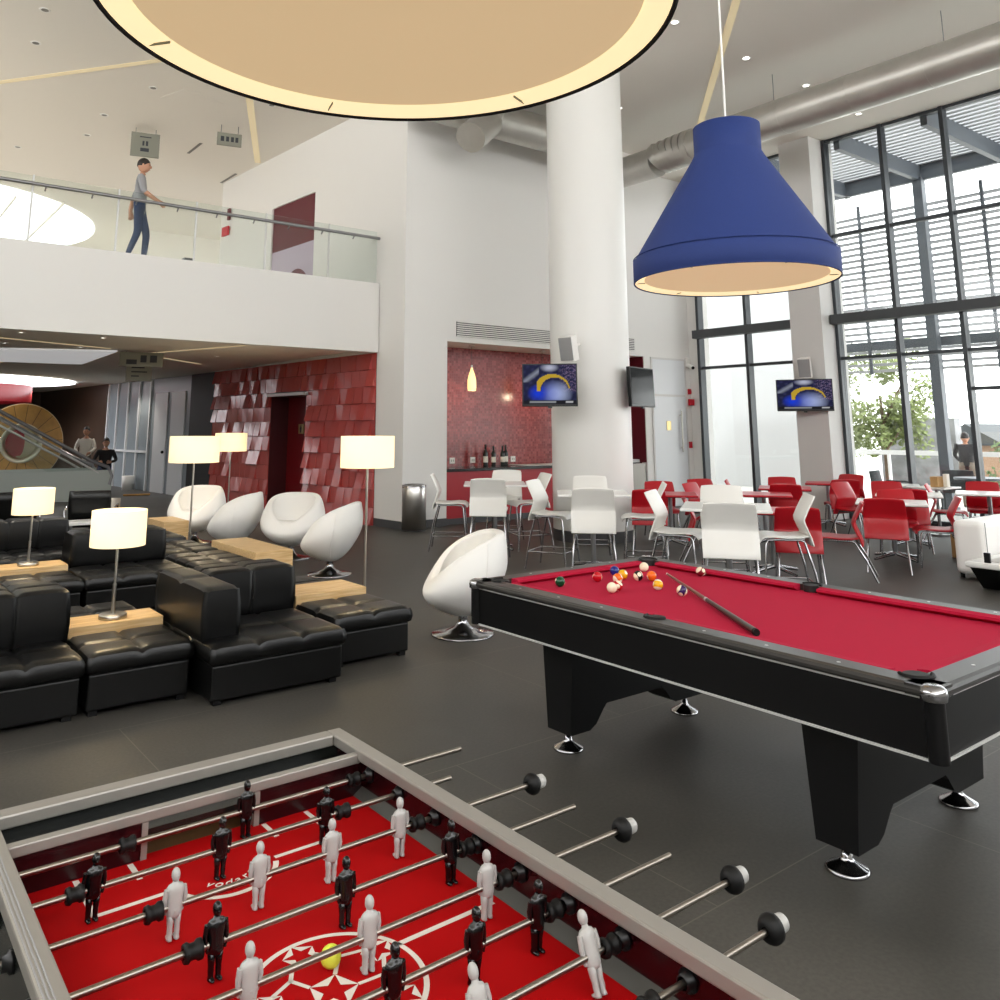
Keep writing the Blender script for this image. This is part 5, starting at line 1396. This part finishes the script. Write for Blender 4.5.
# corridor wall with white doors and a grey glazed screen
mb = MB(); side_slab(mb, 8.96, 11.6, -.3, 0, 0, 3.0)
struct(mb.build('wall_corridor', M_pgrey), 'pale grey corridor wall with white doors')
for i, (a, b) in enumerate(((9.25, 10.15), (10.4, 11.3))):
    t = empty('door_%d' % (i + 3), side(a, .0, 0)); t.rotation_euler = (0, 0, math.atan2(AD.y, AD.x)); struct(t, 'white corridor door beyond the black wall end')
    MB().box(0, b - a, 0, .03, 0, 2.6).build('door_leaf', M_door, t)
    MB().ball((.1, .06, 1.05), .04, 10, 8).build('door_knob', M_blackpl, t)
mb = MB(); side_slab(mb, 11.6, 15.2, -.1, 0, 0, 3.0)
struct(mb.build('wall_screen', M_pgrey), 'blue grey glazed screen at the end of the corridor')
mb = MB(); side_slab(mb, 15.2, 23.1, -.1, 0, 0, 3.02); struct(mb.build('wall_corridor_brown', M_brown), 'dark brown panelled wall beyond the glazed screen')
mb = MB()
for s in (11.65, 12.5, 13.4, 14.3, 15.15): side_slab(mb, s - .04, s + .04, 0, .05, 0, 3.0)
side_slab(mb, 11.6, 15.2, 0, .05, 1.0, 1.06)
struct(mb.build('trim_screen', M_door), 'white framing of the corridor screen')

# ------------------------------------------------------------------ outside
struct(MB().box(15.7, 60, -40, 60, -.2, -.05).build('ground', M_conc), 'pale concrete patio outside the glazed wall')
struct(MB().box(22, 22.3, 12.9, 22, -.05, 9).build('wall_outside', M_extwall), 'white outside wall seen through the narrow window')
t = empty('canopy', (15.7, 0, 7.4)); tag(t, 'patio canopy of pale slats on grey steel beams above the window wall', 'canopy')
mb = MB()
for i in range(17): mb.box(-.15 + i * .21, -.15 + i * .21 + .12, -12, 10.4, .15, .2)
mb.build('roof_slats', M_louver, t)
for y in (9.95, 8.2, 6.5, 4.8, 3.1, 1.4, -.3, -2.0):
    mb = MB(); mb.box(-.18, 3.5, y - .06, y + .06, -.2, .14); mb.build('beam', M_extsteel, t)
MB().box(3.3, 3.42, -12, 10.4, -.2, .25).build('fascia', M_extsteel, t)
t = empty('steel_column', (19.0, 8.2, 0)); tag(t, 'grey square steel column of the patio canopy', 'column')
MB().box(-.1, .1, -.1, .1, -.05, 7.25).build('shaft', M_extsteel, t); MB().box(-.14, .14, -.14, .14, -.05, .02).build('base_plate', M_extsteel, t)
t = empty('hanging_louvre_screen', (19.2, 0, 0)); tag(t, 'tall sunshade screen of white horizontal louvres beyond the glazed wall', 'louvre screen')
mb = MB(); z = 2.95
M = Matrix.Rotation(0, 4, 'X')
while z < 6.75:
    mb.add([(.09, -12, z), (.09, 11, z), (0, 11, z + .052), (0, -12, z + .052), (.086, -12, z - .008), (.086, 11, z - .008), (-.004, 11, z + .044), (-.004, -12, z + .044)], [(0, 1, 2, 3), (4, 7, 6, 5), (0, 4, 5, 1), (2, 6, 7, 3), (0, 3, 7, 4), (1, 5, 6, 2)])
    z += .148
mb.build('louvre_slat', M_louver, t)
MB().box(-.02, .02, -12, 11, 3.45, 3.66).build('cross_beam', M_extsteel, t)
for y in (9.72, 7.0, 5.2, 3.4, 1.6): MB().box(-.05, -.01, y - .035, y + .035, 2.9, 6.95).build('screen_post', M_extsteel, t)
# patio fence, stone wall, house
t = empty('patio_rail', (21.0, 0, 0)); tag(t, 'white horizontal patio rail at waist height outside', 'railing')
MB().box(-.03, .03, -4, 12.5, 1.02, 1.13).build('top_rail', M_whiterail, t)
for y in (12.2, 10.4, 6.6, 4.6, 2.6): MB().box(-.03, .03, y - .03, y + .03, -.05, 1.02).build('post', M_whiterail, t)
o = MB().box(24.6, 25, 10.3, 12.4, -.05, 1.95).build('stone_screen', M_stone); tag(o, 'grey veined stone screen outside behind the canopy column', 'stone wall')
t = empty('house', (27.5, 10.9, -.05)); t.scale = (1, 1, .62); tag(t, 'small tan house with a dark gabled roof beyond the patio', 'house')
MB().box(0, 5, -.6, .9, 0, 2.0).build('wall', M_tan, t); MB().prism([(-.8, 1.95), (1.1, 1.95), (.3, 3.0)], 'x', -.1, 5.1).build('roof', M_patio, t)
def leafy(name, loc, r, h, zc, n, m, label, seed):
    rr = random.Random(seed); t = empty(name, loc); tag(t, label, 'tree')
    mb = MB(); mb.tube([(0, 0, 0), (.05, .02, h * .5), (0, .05, h)], [.09, .07, .03], 8)
    for k in range(7):
        a = rr.uniform(0, 6.28); mb.tube([(0, 0, h * rr.uniform(.35, .8)), (r * .7 * math.cos(a), r * .7 * math.sin(a), zc + rr.uniform(-.5, .9) * r)], [.035, .012], 6)
    mb.build('trunk', M_bark, t)
    mb = MB()
    cl = [(rr.uniform(-1, 1) * r * .75, rr.uniform(-1, 1) * r * .75, zc + rr.uniform(-1, 1) * r * .95) for _ in range(26)]
    for i in range(n):
        c = cl[rr.randrange(len(cl))]; u = Vector((rr.gauss(0, 1), rr.gauss(0, 1), rr.gauss(0, 1))).normalized() * (r * .34 * rr.random() ** .4)
        p = Vector(c) + u; a = Vector((rr.gauss(0, 1), rr.gauss(0, 1), rr.gauss(0, 1))).normalized(); b = a.orthogonal().normalized(); s = rr.uniform(.05, .1)
        mb.add([p - a * s, p + b * s * .5, p + a * s, p - b * s * .5], [(0, 1, 2, 3)])
    mb.build('foliage', m, t)
leafy('tree', (22.5, 11.2, -.05), 1.35, 2.6, 2.55, 5200, M_leaf, 'leafy young green tree outside the glazed wall behind the pillar', 4)
leafy('tree', (25.5, 9.3, -.05), .8, .6, .5, 1400, M_leaf2, 'low green shrub outside at the photo edge', 9)
def patio_chair(loc, rz, label):
    t = empty('patio_chair', loc, rz); tag(t, label, 'chair', 'dark patio chairs outside')
    bent_panel([(.26, .4), (.29, .6), (.33, .84)], [.28, .29, .27], .04, [-.06, -.07, -.07]).build('backrest', M_patio, t)
    MB().box(-.28, .28, -.28, .27, .38, .43).build('seat', M_patio, t, .02)
    for sx in (-1, 1):
        MB().tube([(sx * .3, .26, .62), (sx * .31, -.1, .62), (sx * .3, -.26, .58), (sx * .29, -.27, .4)], .02, 8).build('armrest', M_patio, t)
        for sy in (-1, 1): MB().cyl((sx * .25, sy * .24, -.05), (sx * .25, sy * .24, .4), .018, n=8).build('leg', M_patio, t)
patio_chair((16.75, 8.2, 0), R(10), 'dark wicker patio chair right behind the glass by the pillar')
patio_chair((18.3, 7.75, 0), R(120), 'dark patio chair outside in front of the canopy column')
for (x, y, l) in ((17.6, 7.0, 'dark patio table outside in front of the bending person'), (17.4, 5.9, 'dark patio table outside at the photo edge')):
    t = empty('patio_table', (x, y, -.05)); tag(t, l, 'table', 'patio tables')
    MB().cyl((0, 0, .74), (0, 0, .78), .45, n=32).build('tabletop', M_extsteel, t); MB().cyl((0, 0, .03), (0, 0, .74), .04, n=12).build('post', M_patio, t); MB().cyl((0, 0, 0), (0, 0, .03), .25, n=24).build('base', M_patio, t)

# ------------------------------------------------------------------ light
w = bpy.data.worlds.new('sky_and_ground_glow'); sc.world = w; w.use_nodes = True
nt = w.node_tree; bg = nt.nodes['Background']
tc = nt.nodes.new('ShaderNodeTexCoord'); sx = nt.nodes.new('ShaderNodeSeparateXYZ'); nt.links.new(tc.outputs['Generated'], sx.inputs[0])
mr = nt.nodes.new('ShaderNodeMapRange'); mr.inputs['From Min'].default_value = -.15; mr.inputs['From Max'].default_value = .15
nt.links.new(sx.outputs['Z'], mr.inputs['Value'])
mx = nt.nodes.new('ShaderNodeMix'); mx.data_type = 'RGBA'; mx.inputs['A'].default_value = (1.55, 1.54, 1.50, 1); mx.inputs['B'].default_value = (.97, .985, 1, 1)  # lower half made brighter than the sky, added to light the ceiling
nt.links.new(mr.outputs[0], mx.inputs['Factor']); nt.links.new(mx.outputs['Result'], bg.inputs['Color'])
bg.inputs['Strength'].default_value = 3.0
sl = bpy.data.lights.new('sun', 'SUN'); sl.energy = 1.2; sl.angle = .02; so = bpy.data.objects.new('sun', sl); COL.objects.link(so)
so.rotation_euler = Vector((.35, .61, -.70)).to_track_quat('-Z', 'Y').to_euler()
def point(loc, e, r, col, name):
    l = bpy.data.lights.new(name, 'POINT'); l.energy = e; l.shadow_soft_size = r; l.color = col
    o = bpy.data.objects.new(name, l); COL.objects.link(o); o.location = loc
WARM = (1, .82, .55)
for (x, y, z, e) in ((1.6, 6.155, .97, 5), (1.585, 8.92, .97, 5), (3.9, 6.68, 1.46, 6), (4.2, 12.1, 1.42, 6), (5.37, 13.74, 1.45, 6)):
    point((x, y, z), e, .06, WARM, 'lamp_bulb')
point((9.42, 12.35, 2.3), 4, .05, WARM, 'lamp_bulb'); point((11.2, 12.35, 2.3), 4, .05, WARM, 'lamp_bulb')

for (x, y) in ((3.12, 13.6), (3.19, 15.13), (2.0, 13.6), (2.06, 15.14), (5.68, 15.46), (5.0, 18.5), (3.0, 21.5), (6.2, 24), (5.0, 29)):  # spots at the modelled downlights, plus added ones without fittings that brighten farther back
    l = bpy.data.lights.new('lower_level_spot', 'SPOT'); l.energy = 36; l.spot_size = R(130); l.spot_blend = .6; l.color = (1, .92, .8); l.shadow_soft_size = .06
    o = bpy.data.objects.new('lower_level_spot', l); COL.objects.link(o); o.location = (x, y, 2.95)
vs_ = sc.view_settings; vs_.view_transform = 'Standard'; vs_.look = 'None'; vs_.gamma = 1; vs_.exposure = .78; vs_.use_curve_mapping = False
cy = sc.cycles
cy.use_denoising = True
try: cy.denoiser = 'OPENIMAGEDENOISE'
except Exception: pass
cy.max_bounces = 8; cy.diffuse_bounces = 5; cy.glossy_bounces = 3; cy.transmission_bounces = 4; cy.transparent_max_bounces = 16
cy.caustics_reflective = False; cy.caustics_refractive = False; cy.sample_clamp_indirect = 6
